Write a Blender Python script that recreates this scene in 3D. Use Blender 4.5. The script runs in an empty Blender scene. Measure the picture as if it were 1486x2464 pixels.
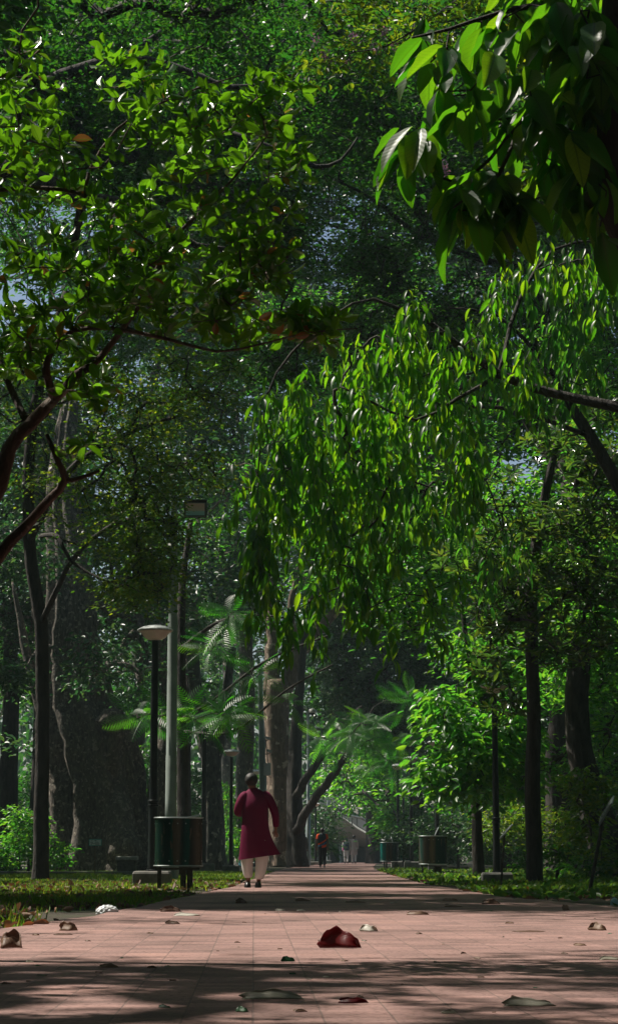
import bpy, bmesh, math, random
import numpy as np
from mathutils import Vector, Matrix

# ------------------------------------------------------------------ camera, sky, sun, exposure
scene = bpy.context.scene
COL = scene.collection
F = 5000.0            # focal length in pixels of a 1486 x 2464 picture
CAM_H = 0.5
PITCH = math.atan((2059 - 1232) / F)
cam_d = bpy.data.cameras.new('camera')
cam = bpy.data.objects.new('camera', cam_d)
COL.objects.link(cam)
cam_d.sensor_fit = 'HORIZONTAL'
cam_d.sensor_width = 36.0
cam_d.lens = 36.0 * F / 1486
cam_d.clip_start = 0.1
cam_d.clip_end = 3000
cam.location = (0, 0, CAM_H)
cam.rotation_euler = (math.pi / 2 + PITCH, 0, 0)
scene.camera = cam

SUN_EL, SUN_AZ = math.radians(56), math.radians(68)      # high, to the left and ahead of the camera
sun_dir = Vector((-math.sin(SUN_AZ) * math.cos(SUN_EL), math.cos(SUN_AZ) * math.cos(SUN_EL), math.sin(SUN_EL)))
world = bpy.data.worlds.new('World')
scene.world = world
world.use_nodes = True
wn = world.node_tree.nodes
wl = world.node_tree.links
sky = wn.new('ShaderNodeTexSky')
sky.sky_type = 'NISHITA'
sky.sun_disc = False
sky.sun_elevation = SUN_EL
sky.sun_rotation = -SUN_AZ
sky.air_density = 1.0
sky.dust_density = 2.0
bg = wn['Background']
bg.inputs['Strength'].default_value = 0.07
wl.new(sky.outputs[0], bg.inputs['Color'])
sun_d = bpy.data.lights.new('sun', 'SUN')
sun_d.energy = 5.0
sun_d.angle = math.radians(0.5)
sun_d.color = (1.0, 0.93, 0.82)
sun = bpy.data.objects.new('sun', sun_d)
COL.objects.link(sun)
sun.rotation_euler = sun_dir.to_track_quat('Z', 'Y').to_euler()
sun.location = (0, 0, 60)
scene.view_settings.view_transform = 'Standard'
scene.view_settings.look = 'None'
scene.view_settings.gamma = 1
scene.view_settings.exposure = 0.52
scene.cycles.max_bounces = 5
scene.cycles.diffuse_bounces = 2
scene.cycles.glossy_bounces = 2
scene.cycles.transmission_bounces = 3
scene.cycles.transparent_max_bounces = 4
scene.cycles.sample_clamp_indirect = 4

rng = np.random.default_rng(7)
random.seed(7)


def W(x, y, Y):
    """point at distance Y ahead that the photograph shows at (x, y)"""
    dx, dy = x - 743.0, 1232.0 - y
    cy = F * math.cos(PITCH) - dy * math.sin(PITCH)
    cz = F * math.sin(PITCH) + dy * math.cos(PITCH)
    t = Y / cy
    return Vector((dx * t, Y, CAM_H + cz * t))


def PPM(Y):
    return F / Y


# ------------------------------------------------------------------ object helpers
def tag(o, label=None, cat=None, group=None, kind=None):
    if label: o['label'] = label
    if cat: o['category'] = cat
    if group: o['group'] = group
    if kind: o['kind'] = kind
    return o


def empty(name, loc, label, cat, group=None, rz=0):
    o = bpy.data.objects.new(name, None)
    COL.objects.link(o)
    o.location = loc
    o.rotation_euler.z = rz
    o.empty_display_size = 0.2
    return tag(o, label, cat, group)


def link(name, me, mat, parent=None, local=False):
    """links mesh data given in world space (or in the parent's space if local)"""
    if mat is not None and not me.materials:
        me.materials.append(mat)
    o = bpy.data.objects.new(name, me)
    COL.objects.link(o)
    if parent is not None:
        o.parent = parent
        if not local:
            o.matrix_parent_inverse = (Matrix.Translation(parent.location) @ Matrix.Rotation(parent.rotation_euler.z, 4, 'Z')).inverted()
    return o


def copy_tree(o, parent=None):
    c = o.copy()
    COL.objects.link(c)
    if parent is not None: c.parent = parent
    for ch in list(o.children):
        copy_tree(ch, c)
    return c


def np_mesh(name, V, faces_flat, counts, smooth=False, attrs=None):
    me = bpy.data.meshes.new(name)
    V = np.asarray(V, dtype=np.float32)
    me.vertices.add(len(V))
    me.vertices.foreach_set('co', V.ravel())
    me.loops.add(len(faces_flat))
    me.loops.foreach_set('vertex_index', np.asarray(faces_flat, dtype=np.int32))
    me.polygons.add(len(counts))
    counts = np.asarray(counts, dtype=np.int32)
    starts = np.concatenate([[0], np.cumsum(counts)[:-1]]).astype(np.int32)
    me.polygons.foreach_set('loop_start', starts)
    try: me.polygons.foreach_set('loop_total', counts)
    except Exception: pass
    if smooth: me.polygons.foreach_set('use_smooth', np.ones(len(counts), dtype=bool))
    for k, v in (attrs or {}).items():
        v = np.asarray(v, dtype=np.float32)
        if v.ndim == 1:
            a = me.attributes.new(k, 'FLOAT', 'POINT'); a.data.foreach_set('value', v)
        else:
            a = me.attributes.new(k, 'FLOAT_VECTOR', 'POINT'); a.data.foreach_set('vector', v.ravel())
    me.update(calc_edges=True)
    me.validate()
    return me


class MB:
    """collects plain shapes into one mesh"""
    def __init__(s): s.v, s.f, s.smooth = [], [], False

    def box(s, c, d, rz=0, M=None):
        cx, cy, cz = c; b = len(s.v)
        for i in (-1, 1):
            for j in (-1, 1):
                for k in (-1, 1):
                    p = Vector((i * d[0] / 2, j * d[1] / 2, k * d[2] / 2))
                    if M is not None: p = M @ p
                    elif rz: p = Matrix.Rotation(rz, 3, 'Z') @ p
                    s.v.append((cx + p.x, cy + p.y, cz + p.z))
        for q in ((0, 1, 3, 2), (4, 6, 7, 5), (0, 4, 5, 1), (2, 3, 7, 6), (0, 2, 6, 4), (1, 5, 7, 3)):
            s.f.append([b + i for i in q])
        return s

    def loft(s, rings, cap=True):
        """rings: lists of equal length of points"""
        b = len(s.v); n = len(rings[0])
        for r in rings: s.v.extend([tuple(p) for p in r])
        for i in range(len(rings) - 1):
            for j in range(n):
                a0 = b + i * n + j; a1 = b + i * n + (j + 1) % n
                s.f.append([a0, a1, a1 + n, a0 + n])
        if cap:
            s.f.append([b + j for j in range(n)][::-1])
            s.f.append([b + (len(rings) - 1) * n + j for j in range(n)])
        return s

    def lathe(s, prof, c=(0, 0, 0), n=24, cap=True, sx=1, sy=1):
        rings = [[(c[0] + sx * r * math.cos(2 * math.pi * j / n), c[1] + sy * r * math.sin(2 * math.pi * j / n), c[2] + z) for j in range(n)] for r, z in prof]
        return s.loft(rings, cap)

    def tube(s, pts, rad, n=8, cap=True):
        pts = [Vector(p) for p in pts]
        if not hasattr(rad, '__len__'): rad = [rad] * len(pts)
        rings = []
        ref = None
        for i, p in enumerate(pts):
            d = (pts[min(i + 1, len(pts) - 1)] - pts[max(i - 1, 0)]).normalized()
            if ref is None: ref = Vector((1, 0, 0)) if abs(d.x) < 0.8 else Vector((0, 1, 0))
            u = (ref - d * ref.dot(d)).normalized(); ref = u
            w = d.cross(u)
            rings.append([p + (u * math.cos(2 * math.pi * j / n) + w * math.sin(2 * math.pi * j / n)) * rad[i] for j in range(n)])
        return s.loft(rings, cap)

    def build(s, name, mat, parent=None, smooth=None, bevel=0, local=True, autosmooth=True):
        me = bpy.data.meshes.new(name)
        me.from_pydata([tuple(p) for p in s.v], [], s.f)
        bm = bmesh.new(); bm.from_mesh(me)
        bmesh.ops.recalc_face_normals(bm, faces=bm.faces)
        bm.to_mesh(me); bm.free()
        if smooth:
            for p in me.polygons: p.use_smooth = True
            try: me.set_sharp_from_angle(angle=math.radians(45))
            except Exception: pass
        o = link(name, me, mat, parent, local)
        if bevel:
            m = o.modifiers.new('bevel', 'BEVEL'); m.width = bevel; m.segments = 2; m.limit_method = 'ANGLE'
        return o


# ------------------------------------------------------------------ materials
def new_mat(name):
    m = bpy.data.materials.new(name); m.use_nodes = True
    nt = m.node_tree
    return m, nt, nt.nodes, nt.links, nt.nodes['Principled BSDF']


def N(nodes, t, **kw):
    n = nodes.new(t)
    for k, v in kw.items():
        if k.startswith('i_'): n.inputs[k[2:].replace('_', ' ')].default_value = v
        else: setattr(n, k, v)
    return n


def ramp(nodes, stops, interp='LINEAR'):
    r = nodes.new('ShaderNodeValToRGB')
    r.color_ramp.interpolation = interp
    e = r.color_ramp.elements
    while len(e) < len(stops): e.new(0.5)
    for i, (p, c) in enumerate(stops):
        e[i].position = p; e[i].color = (*c, 1)
    return r


def plain(name, col, rough=0.6, metal=0.0, vary=0.25, scale=6.0, bump=0.1, spec=0.5):
    m, nt, n, l, b = new_mat(name)
    tc = N(n, 'ShaderNodeTexCoord')
    no = N(n, 'ShaderNodeTexNoise'); no.inputs['Scale'].default_value = scale; no.inputs['Detail'].default_value = 5
    l.new(tc.outputs['Object'], no.inputs['Vector'])
    r = ramp(n, [(0.3, tuple(c * (1 - vary) for c in col)), (0.7, tuple(min(1, c * (1 + vary)) for c in col))])
    l.new(no.outputs['Fac'], r.inputs[0]); l.new(r.outputs[0], b.inputs['Base Color'])
    b.inputs['Roughness'].default_value = rough; b.inputs['Metallic'].default_value = metal
    b.inputs['Specular IOR Level'].default_value = spec
    if bump:
        bp = N(n, 'ShaderNodeBump'); bp.inputs['Strength'].default_value = bump; bp.inputs['Distance'].default_value = 0.01
        l.new(no.outputs['Fac'], bp.inputs['Height']); l.new(bp.outputs[0], b.inputs['Normal'])
    return m


def leaf_mat(name, dark, mid, light, trans, tfac=0.4, rough=0.4, spec=0.5, veins=False, odd=None):
    """leaf: glossy top, sun shines through; each leaf carries its own random 'tint'"""
    m, nt, n, l, b = new_mat(name)
    at = N(n, 'ShaderNodeAttribute', attribute_name='tint')
    stops = [(0.0, dark), (0.5, mid), (0.93, light)]
    if odd: stops += [(0.965, light), (0.985, odd)]
    r = ramp(n, stops)
    l.new(at.outputs['Fac'], r.inputs[0])
    tr = ramp(n, [(0.0, (trans[0] * .4, trans[1] * .7, trans[2])), (0.6, (trans[0] * .8, trans[1] * .9, trans[2])), (1.0, (min(1, trans[0] * 1.7), min(1, trans[1] * 1.15), trans[2]))] if not odd else
              [(0.0, tuple(c * 0.7 for c in trans)), (0.95, trans), (0.985, odd)])
    l.new(at.outputs['Fac'], tr.inputs[0])
    base_out, tr_out = r.outputs[0], tr.outputs[0]
    if veins:
        uv = N(n, 'ShaderNodeAttribute', attribute_name='leafuv')
        sp = N(n, 'ShaderNodeSeparateXYZ'); l.new(uv.outputs['Vector'], sp.inputs[0])
        ab = N(n, 'ShaderNodeMath', operation='ABSOLUTE'); l.new(sp.outputs['X'], ab.inputs[0])
        # side veins: stripes along v shifted by |u|
        mu = N(n, 'ShaderNodeMath', operation='MULTIPLY_ADD'); l.new(ab.outputs[0], mu.inputs[0]); mu.inputs[1].default_value = -0.22; l.new(sp.outputs['Y'], mu.inputs[2])
        sc = N(n, 'ShaderNodeMath', operation='MULTIPLY'); l.new(mu.outputs[0], sc.inputs[0]); sc.inputs[1].default_value = 11
        fr = N(n, 'ShaderNodeMath', operation='PINGPONG'); l.new(sc.outputs[0], fr.inputs[0]); fr.inputs[1].default_value = 0.5
        vein = N(n, 'ShaderNodeMapRange'); l.new(fr.outputs[0], vein.inputs[0]); vein.inputs[1].default_value = 0.0; vein.inputs[2].default_value = 0.12; vein.inputs[3].default_value = 0.5; vein.inputs[4].default_value = 0
        mid_ = N(n, 'ShaderNodeMapRange'); l.new(ab.outputs[0], mid_.inputs[0]); mid_.inputs[1].default_value = 0.04; mid_.inputs[2].default_value = 0.09; mid_.inputs[3].default_value = 0.9; mid_.inputs[4].default_value = 0
        mx = N(n, 'ShaderNodeMath', operation='MAXIMUM'); l.new(vein.outputs[0], mx.inputs[0]); l.new(mid_.outputs[0], mx.inputs[1])
        for which, tgt in (('b', light), ('t', tuple(c * 0.55 for c in trans))):
            mixc = N(n, 'ShaderNodeMix', data_type='RGBA')
            l.new(mx.outputs[0], mixc.inputs[0])
            l.new(base_out if which == 'b' else tr_out, mixc.inputs[6])
            mixc.inputs[7].default_value = (*tgt, 1)
            if which == 'b': base_out = mixc.outputs[2]
            else: tr_out = mixc.outputs[2]
        bp = N(n, 'ShaderNodeBump'); bp.inputs['Strength'].default_value = 0.18; bp.inputs['Distance'].default_value = 0.003
        l.new(fr.outputs[0], bp.inputs['Height']); l.new(bp.outputs[0], b.inputs['Normal'])
    l.new(base_out, b.inputs['Base Color'])
    b.inputs['Roughness'].default_value = rough
    b.inputs['Specular IOR Level'].default_value = spec
    tl = N(n, 'ShaderNodeBsdfTranslucent'); l.new(tr_out, tl.inputs['Color'])
    mix = N(n, 'ShaderNodeMixShader'); mix.inputs[0].default_value = tfac
    l.new(b.outputs[0], mix.inputs[1]); l.new(tl.outputs[0], mix.inputs[2])
    l.new(mix.outputs[0], n['Material Output'].inputs['Surface'])
    return m


def bark_mat(name, dark, light, patch=None, scale=3.0, pscale=2.2, pth=0.62):
    m, nt, n, l, b = new_mat(name)
    tc = N(n, 'ShaderNodeTexCoord')
    mp = N(n, 'ShaderNodeMapping'); mp.inputs['Scale'].default_value = (1, 1, 0.35)
    l.new(tc.outputs['Object'], mp.inputs[0])
    no = N(n, 'ShaderNodeTexNoise'); no.inputs['Scale'].default_value = scale * 3; no.inputs['Detail'].default_value = 8; no.inputs['Roughness'].default_value = 0.65
    l.new(mp.outputs[0], no.inputs['Vector'])
    r = ramp(n, [(0.35, dark), (0.65, light)])
    l.new(no.outputs['Fac'], r.inputs[0])
    out = r.outputs[0]
    if patch:
        v = N(n, 'ShaderNodeTexNoise'); v.inputs['Scale'].default_value = pscale; v.inputs['Detail'].default_value = 3
        l.new(tc.outputs['Object'], v.inputs['Vector'])
        mr = N(n, 'ShaderNodeMapRange'); mr.inputs[1].default_value = pth; mr.inputs[2].default_value = pth + 0.04
        l.new(v.outputs['Fac'], mr.inputs[0])
        mx = N(n, 'ShaderNodeMix', data_type='RGBA'); l.new(mr.outputs[0], mx.inputs[0]); l.new(out, mx.inputs[6]); mx.inputs[7].default_value = (*patch, 1)
        out = mx.outputs[2]
    l.new(out, b.inputs['Base Color'])
    b.inputs['Roughness'].default_value = 0.85
    bp = N(n, 'ShaderNodeBump'); bp.inputs['Strength'].default_value = 1.0; bp.inputs['Distance'].default_value = 0.09
    l.new(no.outputs['Fac'], bp.inputs['Height']); l.new(bp.outputs[0], b.inputs['Normal'])
    return m


M = {}
M['leaf_small'] = leaf_mat('small_leaf', (0.008, 0.025, 0.010), (0.014, 0.038, 0.013), (0.03, 0.065, 0.02), (0.08, 0.30, 0.015), 0.42, 0.34)
M['leaf_olive'] = leaf_mat('olive_leaf', (0.018, 0.036, 0.01), (0.03, 0.055, 0.012), (0.06, 0.09, 0.02), (0.26, 0.46, 0.015), 0.48, 0.4)
M['leaf_teal'] = leaf_mat('teal_leaf', (0.015, 0.045, 0.022), (0.025, 0.07, 0.03), (0.04, 0.10, 0.04), (0.10, 0.26, 0.05), 0.35, 0.36, 0.6)
M['leaf_mango'] = leaf_mat('drooping_leaf', (0.012, 0.045, 0.014), (0.02, 0.065, 0.018), (0.04, 0.10, 0.02), (0.30, 0.72, 0.01), 0.5, 0.34, veins=True)
M['leaf_bright'] = leaf_mat('bright_leaf', (0.02, 0.07, 0.022), (0.03, 0.09, 0.025), (0.06, 0.13, 0.03), (0.22, 0.64, 0.03), 0.5, 0.36)
M['leaf_guava'] = leaf_mat('oval_leaf', (0.02, 0.055, 0.018), (0.03, 0.075, 0.02), (0.06, 0.11, 0.03), (0.22, 0.56, 0.01), 0.45, 0.22, 1.0, veins=True, odd=(0.35, 0.14, 0.03))
M['leaf_big'] = leaf_mat('large_leaf', (0.010, 0.035, 0.015), (0.014, 0.045, 0.018), (0.03, 0.07, 0.02), (0.20, 0.55, 0.01), 0.46, 0.42, veins=True)
M['leaf_whorl'] = leaf_mat('whorled_leaf', (0.012, 0.035, 0.016), (0.02, 0.05, 0.02), (0.04, 0.08, 0.03), (0.22, 0.42, 0.03), 0.35, 0.20, 0.9)
M['leaf_frond'] = leaf_mat('frond_leaf', (0.015, 0.06, 0.018), (0.02, 0.08, 0.02), (0.04, 0.11, 0.03), (0.16, 0.62, 0.02), 0.5, 0.42)
M['leaf_red'] = leaf_mat('bronze_leaf', (0.04, 0.07, 0.02), (0.08, 0.09, 0.02), (0.16, 0.10, 0.04), (0.35, 0.30, 0.06), 0.4, 0.4)
M['petal'] = leaf_mat('petal', (0.30, 0.17, 0.27), (0.42, 0.26, 0.38), (0.6, 0.45, 0.55), (0.6, 0.35, 0.5), 0.4, 0.6)
M['petal_red'] = leaf_mat('petal_red', (0.5, 0.02, 0.08), (0.7, 0.03, 0.12), (0.8, 0.05, 0.1), (0.8, 0.03, 0.1), 0.4, 0.6)
M['bark_dark'] = bark_mat('dark_bark', (0.018, 0.016, 0.013), (0.055, 0.045, 0.036))
M['bark_grey'] = bark_mat('grey_bark', (0.06, 0.06, 0.055), (0.20, 0.19, 0.16), patch=(0.42, 0.38, 0.3), pscale=5, pth=0.60)
M['bark_fig'] = bark_mat('flaky_bark', (0.045, 0.04, 0.035), (0.19, 0.165, 0.13), patch=(0.30, 0.26, 0.21), scale=5, pscale=9, pth=0.58)
M['bark_pale'] = bark_mat('mottled_bark', (0.12, 0.085, 0.06), (0.25, 0.18, 0.13), patch=(0.50, 0.40, 0.30), pscale=2.6, pth=0.60)
M['bark_brown'] = bark_mat('smooth_brown_bark', (0.05, 0.033, 0.026), (0.14, 0.09, 0.068), patch=(0.26, 0.21, 0.17), pscale=9, pth=0.62)

# ------------------------------------------------------------------ leaves
def tmpl(verts, faces, uv=None):
    return np.array(verts, dtype=np.float64), faces, None if uv is None else np.array(uv, dtype=np.float64)


T_SMALL = tmpl([(0, 0, 0), (.26, .45, .05), (0, 1, -.03), (-.26, .45, .05)], [(0, 1, 2, 3)])


def leaf_grid(w, na, nl, fold=0.12, bend=0.25, wave=0.0, tip=1.0, peak=0.42):
    vs, fs, uv = [], [], []
    for i in range(nl + 1):
        t = i / nl
        half = w * (math.sin(math.pi * min(1, t ** (math.log(0.5) / math.log(peak)))) ** 0.8) * (1 if t < 1 else 0)
        half = max(half, 0.012 if t < 1 else 0.002)
        for j in range(na + 1):
            u = 2 * j / na - 1
            z = fold * w * 2 * abs(u) * (half / w) - bend * t * t + wave * math.sin(t * 16 + (2 if u > 0 else 0)) * abs(u)
            vs.append((half * u, t, z)); uv.append((u * half / w, t, 0))
    for i in range(nl):
        for j in range(na):
            a = i * (na + 1) + j
            fs.append((a, a + 1, a + na + 2, a + na + 1))
    return tmpl(vs, fs, uv)


T_OVAL = leaf_grid(0.24, 2, 4, fold=0.35, bend=0.12, peak=0.52)
T_GUAVA = leaf_grid(0.25, 4, 6, fold=0.30, bend=0.16, wave=0.012, peak=0.50)
T_GUAVA2 = leaf_grid(0.27, 4, 6, fold=-0.25, bend=-0.12, wave=0.02, peak=0.55)
T_LONG = leaf_grid(0.15, 2, 5, fold=0.30, bend=0.30, peak=0.45)
T_BIG = leaf_grid(0.20, 4, 12, fold=0.22, bend=0.22, wave=0.010, peak=0.45)
T_BIG2 = leaf_grid(0.19, 4, 12, fold=0.38, bend=-0.05, wave=0.014, peak=0.42)
T_WHORL = leaf_grid(0.15, 2, 4, fold=0.15, bend=0.12, peak=0.62)


def frond_template(npair=12, bend=0.5):
    vs, fs = [], []
    def quad(p, d, n_, L, wd):
        s = d.cross(n_).normalized()
        b = len(vs)
        for a, c in ((0, .4), (0.45, 1), (1, .15)):
            q = p + d * L * a - n_ * (L * 0.25 * a * a)
            vs.append(tuple(q + s * wd * c)); vs.append(tuple(q - s * wd * c))
        fs.append((b, b + 1, b + 3, b + 2)); fs.append((b + 2, b + 3, b + 5, b + 4))
    up = Vector((0, 0, 1))
    prev = None
    for i in range(npair + 1):
        t = 0.12 + 0.88 * i / npair
        p = Vector((0, t, -bend * t * t))
        d = Vector((0, 1, -2 * bend * t)).normalized()
        L = 0.30 * math.sin(math.pi * (0.12 + 0.80 * i / npair)) ** 0.8
        for s in (-1, 1):
            dd = (Vector((s, 0, 0)) * 0.9 + d * 0.5 + Vector((0, 0, -0.12))).normalized()
            quad(p, dd, up, L, 0.017)
    # rachis
    b = len(vs)
    for i in range(9):
        t = i / 8
        for s in (-1, 1): vs.append((s * 0.006, t, -bend * t * t + 0.002))
    for i in range(8): fs.append((b + 2 * i, b + 2 * i + 1, b + 2 * i + 3, b + 2 * i + 2))
    return tmpl(vs, fs)


T_FROND = frond_template()


def unit(a):
    return a / np.maximum(np.linalg.norm(a, axis=1, keepdims=True), 1e-9)


def leaf_mesh(name, P, D, Nn, S, template, tint=None):
    """P base, D direction, Nn face normal, S length"""
    tv, tf, uv = template
    n = len(P); k = len(tv)
    D = unit(D); side = unit(np.cross(D, Nn)); nn = np.cross(side, D)
    S = np.asarray(S).reshape(-1, 1, 1)
    V = P[:, None, :] + S * (tv[None, :, 0:1] * side[:, None, :] + tv[None, :, 1:2] * D[:, None, :] + tv[None, :, 2:3] * nn[:, None, :])
    flat = np.concatenate([np.array(f) for f in tf]); cnt = np.array([len(f) for f in tf])
    FF = (flat[None, :] + (np.arange(n) * k)[:, None]).ravel()
    CC = np.tile(cnt, n)
    if tint is None: tint = rng.random(n)
    at = {'tint': np.repeat(tint, k)}
    if uv is not None: at['leafuv'] = np.tile(uv, (n, 1))
    return np_mesh(name, V.reshape(-1, 3), FF, CC, smooth=uv is not None, attrs=at)


def in_ell(n, c, r, shell=0.0):
    v = rng.normal(size=(n, 3)); v = unit(v)
    rad = rng.random(n) ** (1 / 3)
    if shell: rad = shell + (1 - shell) * rad
    return np.array(c)[None] + v * rad[:, None] * np.array(r)[None]


def rvec(n):
    return unit(rng.normal(size=(n, 3)))


def spray(nodes, per, spread, size, flat=0.45, droop=0.2, up=1.2):
    """many small leaves around every twig end, in flat sprays"""
    n = len(nodes) * per
    C = np.repeat(nodes, per, axis=0)
    tilt = np.repeat(rvec(len(nodes)) * 0.5, per, axis=0)
    off = rng.normal(size=(n, 3)) * spread * np.array([1, 1, flat * 0.5])
    off[:, 2] += (off[:, :2] * tilt[:, :2]).sum(1) - droop * np.linalg.norm(off[:, :2], axis=1)
    P = C + off
    D = unit(off * np.array([1, 1, .3]) / spread + rvec(n) * 0.8 + np.array([0, 0, -droop]))
    Nn = unit(np.array([0, 0, up])[None] + tilt * 0.6 + rng.normal(size=(n, 3)) * 0.55)
    S = size * (0.6 + 0.8 * rng.random(n))
    return P, D, Nn, S


def droop_whorl(nodes, per, size, down=1.0, spread=0.09):
    n = len(nodes) * per
    C = np.repeat(nodes, per, axis=0)
    a = rng.random(n) * 2 * math.pi
    out = np.stack([np.cos(a), np.sin(a), np.zeros(n)], 1)
    P = C + out * 0.015 + rng.normal(size=(n, 3)) * spread * np.array([.5, .5, 1.3])
    D = unit(out * (0.3 + 0.9 * rng.random((n, 1))) + np.array([0, 0, -down]))
    Nn = unit(out + np.array([0, 0, 0.35]) + rng.normal(size=(n, 3)) * 0.35)
    S = size * (0.65 + 0.6 * rng.random(n))
    return P, D, Nn, S


def whorl(nodes, axes, per, size, open_=1.0, nj=0.15):
    n = len(nodes) * per
    C = np.repeat(nodes, per, axis=0); A = np.repeat(unit(axes), per, axis=0)
    ref = np.repeat(rvec(len(nodes)), per, axis=0)
    u = unit(np.cross(A, ref)); v = np.cross(A, u)
    ang = np.tile(np.arange(per) * 2 * math.pi / per, len(nodes)) + rng.normal(size=n) * 0.25
    out = u * np.cos(ang)[:, None] + v * np.sin(ang)[:, None]
    D = unit(out * open_ + A * (0.15 + 0.4 * rng.random((n, 1))) + rng.normal(size=(n, 3)) * 0.12)
    Nn = unit(A + out * 0.1 + rng.normal(size=(n, 3)) * nj)
    P = C + out * 0.01
    S = size * (0.65 + 0.5 * rng.random(n))
    return P, D, Nn, S


# ------------------------------------------------------------------ trees
class Graph:
    """a tree's wood: nodes with parents; radii follow the load each one carries"""
    def __init__(s):
        s.p, s.par, s.fix = [], [], []

    def line(s, pts, radii=None, parent=-1, step=0.4, wob=0.0):
        """adds a polyline; returns index of the last node"""
        pts = [Vector(p) for p in pts]
        if radii is not None and not hasattr(radii, '__len__'): radii = [radii] * len(pts)
        cur = parent
        start = 0
        if parent < 0:
            s.p.append(pts[0].copy()); s.par.append(-1); s.fix.append(radii[0] if radii else 0); cur = len(s.p) - 1
        for i in range(len(pts) - 1):
            a, b = pts[i], pts[i + 1]
            m = max(1, int((b - a).length / step))
            for k in range(1, m + 1):
                t = k / m
                q = a.lerp(b, t)
                if wob and k < m: q = q + Vector(rng.normal(size=3)) * wob
                s.p.append(q); s.par.append(cur)
                s.fix.append((radii[i] * (1 - t) + radii[i + 1] * t) if radii else 0)
                cur = len(s.p) - 1
        return cur

    def near(s, q):
        A = np.array(s.p)
        return int(np.argmin(((A - np.array(q)) ** 2).sum(1)))

    def branch(s, pts, radii=None, step=0.4, wob=0.0):
        i = s.near(pts[0])
        return s.line([s.p[i]] + list(pts[1:]), radii, parent=i, step=step, wob=wob)

    def grow(s, targets, sag=0.12, nseg=3, zmin=-1e9, jit=0.06):
        """joins every target to the nearest wood, nearest targets first"""
        cap = len(s.p) + len(targets) * nseg + 4
        A = np.full((cap, 3), 1e9); A[:len(s.p)] = np.array(s.p)
        low = A[:, 2] < zmin
        A[low] = 1e9
        T = np.asarray(targets)
        d = np.full(len(T), 1e18); idx = np.zeros(len(T), int)
        for i in range(len(s.p)):
            dd = ((T - A[i]) ** 2).sum(1); m = dd < d; d[m] = dd[m]; idx[m] = i
        done = np.zeros(len(T), bool); ends = []
        for _ in range(len(T)):
            j = int(np.argmin(np.where(done, 1e18, d)))
            done[j] = True
            a = Vector(s.p[idx[j]]); b = Vector(T[j]); L = (b - a).length
            cur = int(idx[j]); new = []
            m = nseg if L > 0.25 else 1
            for k in range(1, m + 1):
                t = k / m
                q = a.lerp(b, t) + Vector((0, 0, sag * L * math.sin(math.pi * t)))
                if k < m: q += Vector(rng.normal(size=3)) * jit * L
                s.p.append(q); s.par.append(cur); s.fix.append(0); cur = len(s.p) - 1
                new.append(cur)
            ends.append(cur)
            for c in new:
                dd = ((T - np.array(s.p[c])) ** 2).sum(1); mm = (dd < d) & ~done; d[mm] = dd[mm]; idx[mm] = c
        return ends

    def mesh(s, name, r0=0.006, sides=5, expo=2.4, rmax=None, flare=0.0, lobes=0, rough=0.0):
        n = len(s.p)
        P = np.array(s.p); par = np.array(s.par)
        load = np.zeros(n); nch = np.zeros(n, int)
        main = np.full(n, -1)
        R = np.zeros(n)
        acc = np.zeros(n)
        for i in range(n - 1, -1, -1):
            r = max(r0, acc[i] ** (1 / expo)) if acc[i] > 0 else r0
            if rmax: r = min(r, rmax)
            if s.fix[i]: r = max(s.fix[i], 0)
            R[i] = r
            if par[i] >= 0: acc[par[i]] += r ** expo
        D = np.zeros((n, 3))
        for i in range(n):
            if par[i] >= 0: D[i] = P[i] - P[par[i]]
        D = unit(D)
        best = np.zeros(n)
        for i in range(n):
            q = par[i]
            if q >= 0 and R[i] > best[q]: best[q] = R[i]; main[q] = i
        T = D.copy()
        for i in range(n):
            if main[i] >= 0: T[i] = D[i] + D[main[i]]
        T = unit(T)
        e = np.where(par >= 0)[0]
        a = par[e]
        is_main = main[a] == e
        dA = np.where(is_main[:, None], T[a], D[e]); dB = T[e]
        rA = np.where(is_main, R[a], np.minimum(R[e] * 1.15, R[a])); rB = R[e]
        ref = np.tile(np.array([0.31, 0.9, 0.3]), (len(e), 1))
        ang = np.arange(sides) * 2 * math.pi / sides
        def ring(c, d, r):
            u = unit(np.cross(d, ref)); v = np.cross(d, u)
            rr = r[:, None] * np.ones((1, sides))
            return c[:, None, :] + rr[:, :, None] * (u[:, None, :] * np.cos(ang)[None, :, None] + v[:, None, :] * np.sin(ang)[None, :, None])
        VA = ring(P[a], dA, rA); VB = ring(P[e], dB, rB)
        V = np.concatenate([VA, VB], axis=1).reshape(-1, 3)
        j = np.arange(sides); k = (j + 1) % sides
        q = np.stack([j, k, k + sides, j + sides], 1).ravel()
        FF = (q[None] + (np.arange(len(e)) * 2 * sides)[:, None]).ravel()
        return np_mesh(name, V, FF, np.full(len(e) * sides, 4), smooth=True)


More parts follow.
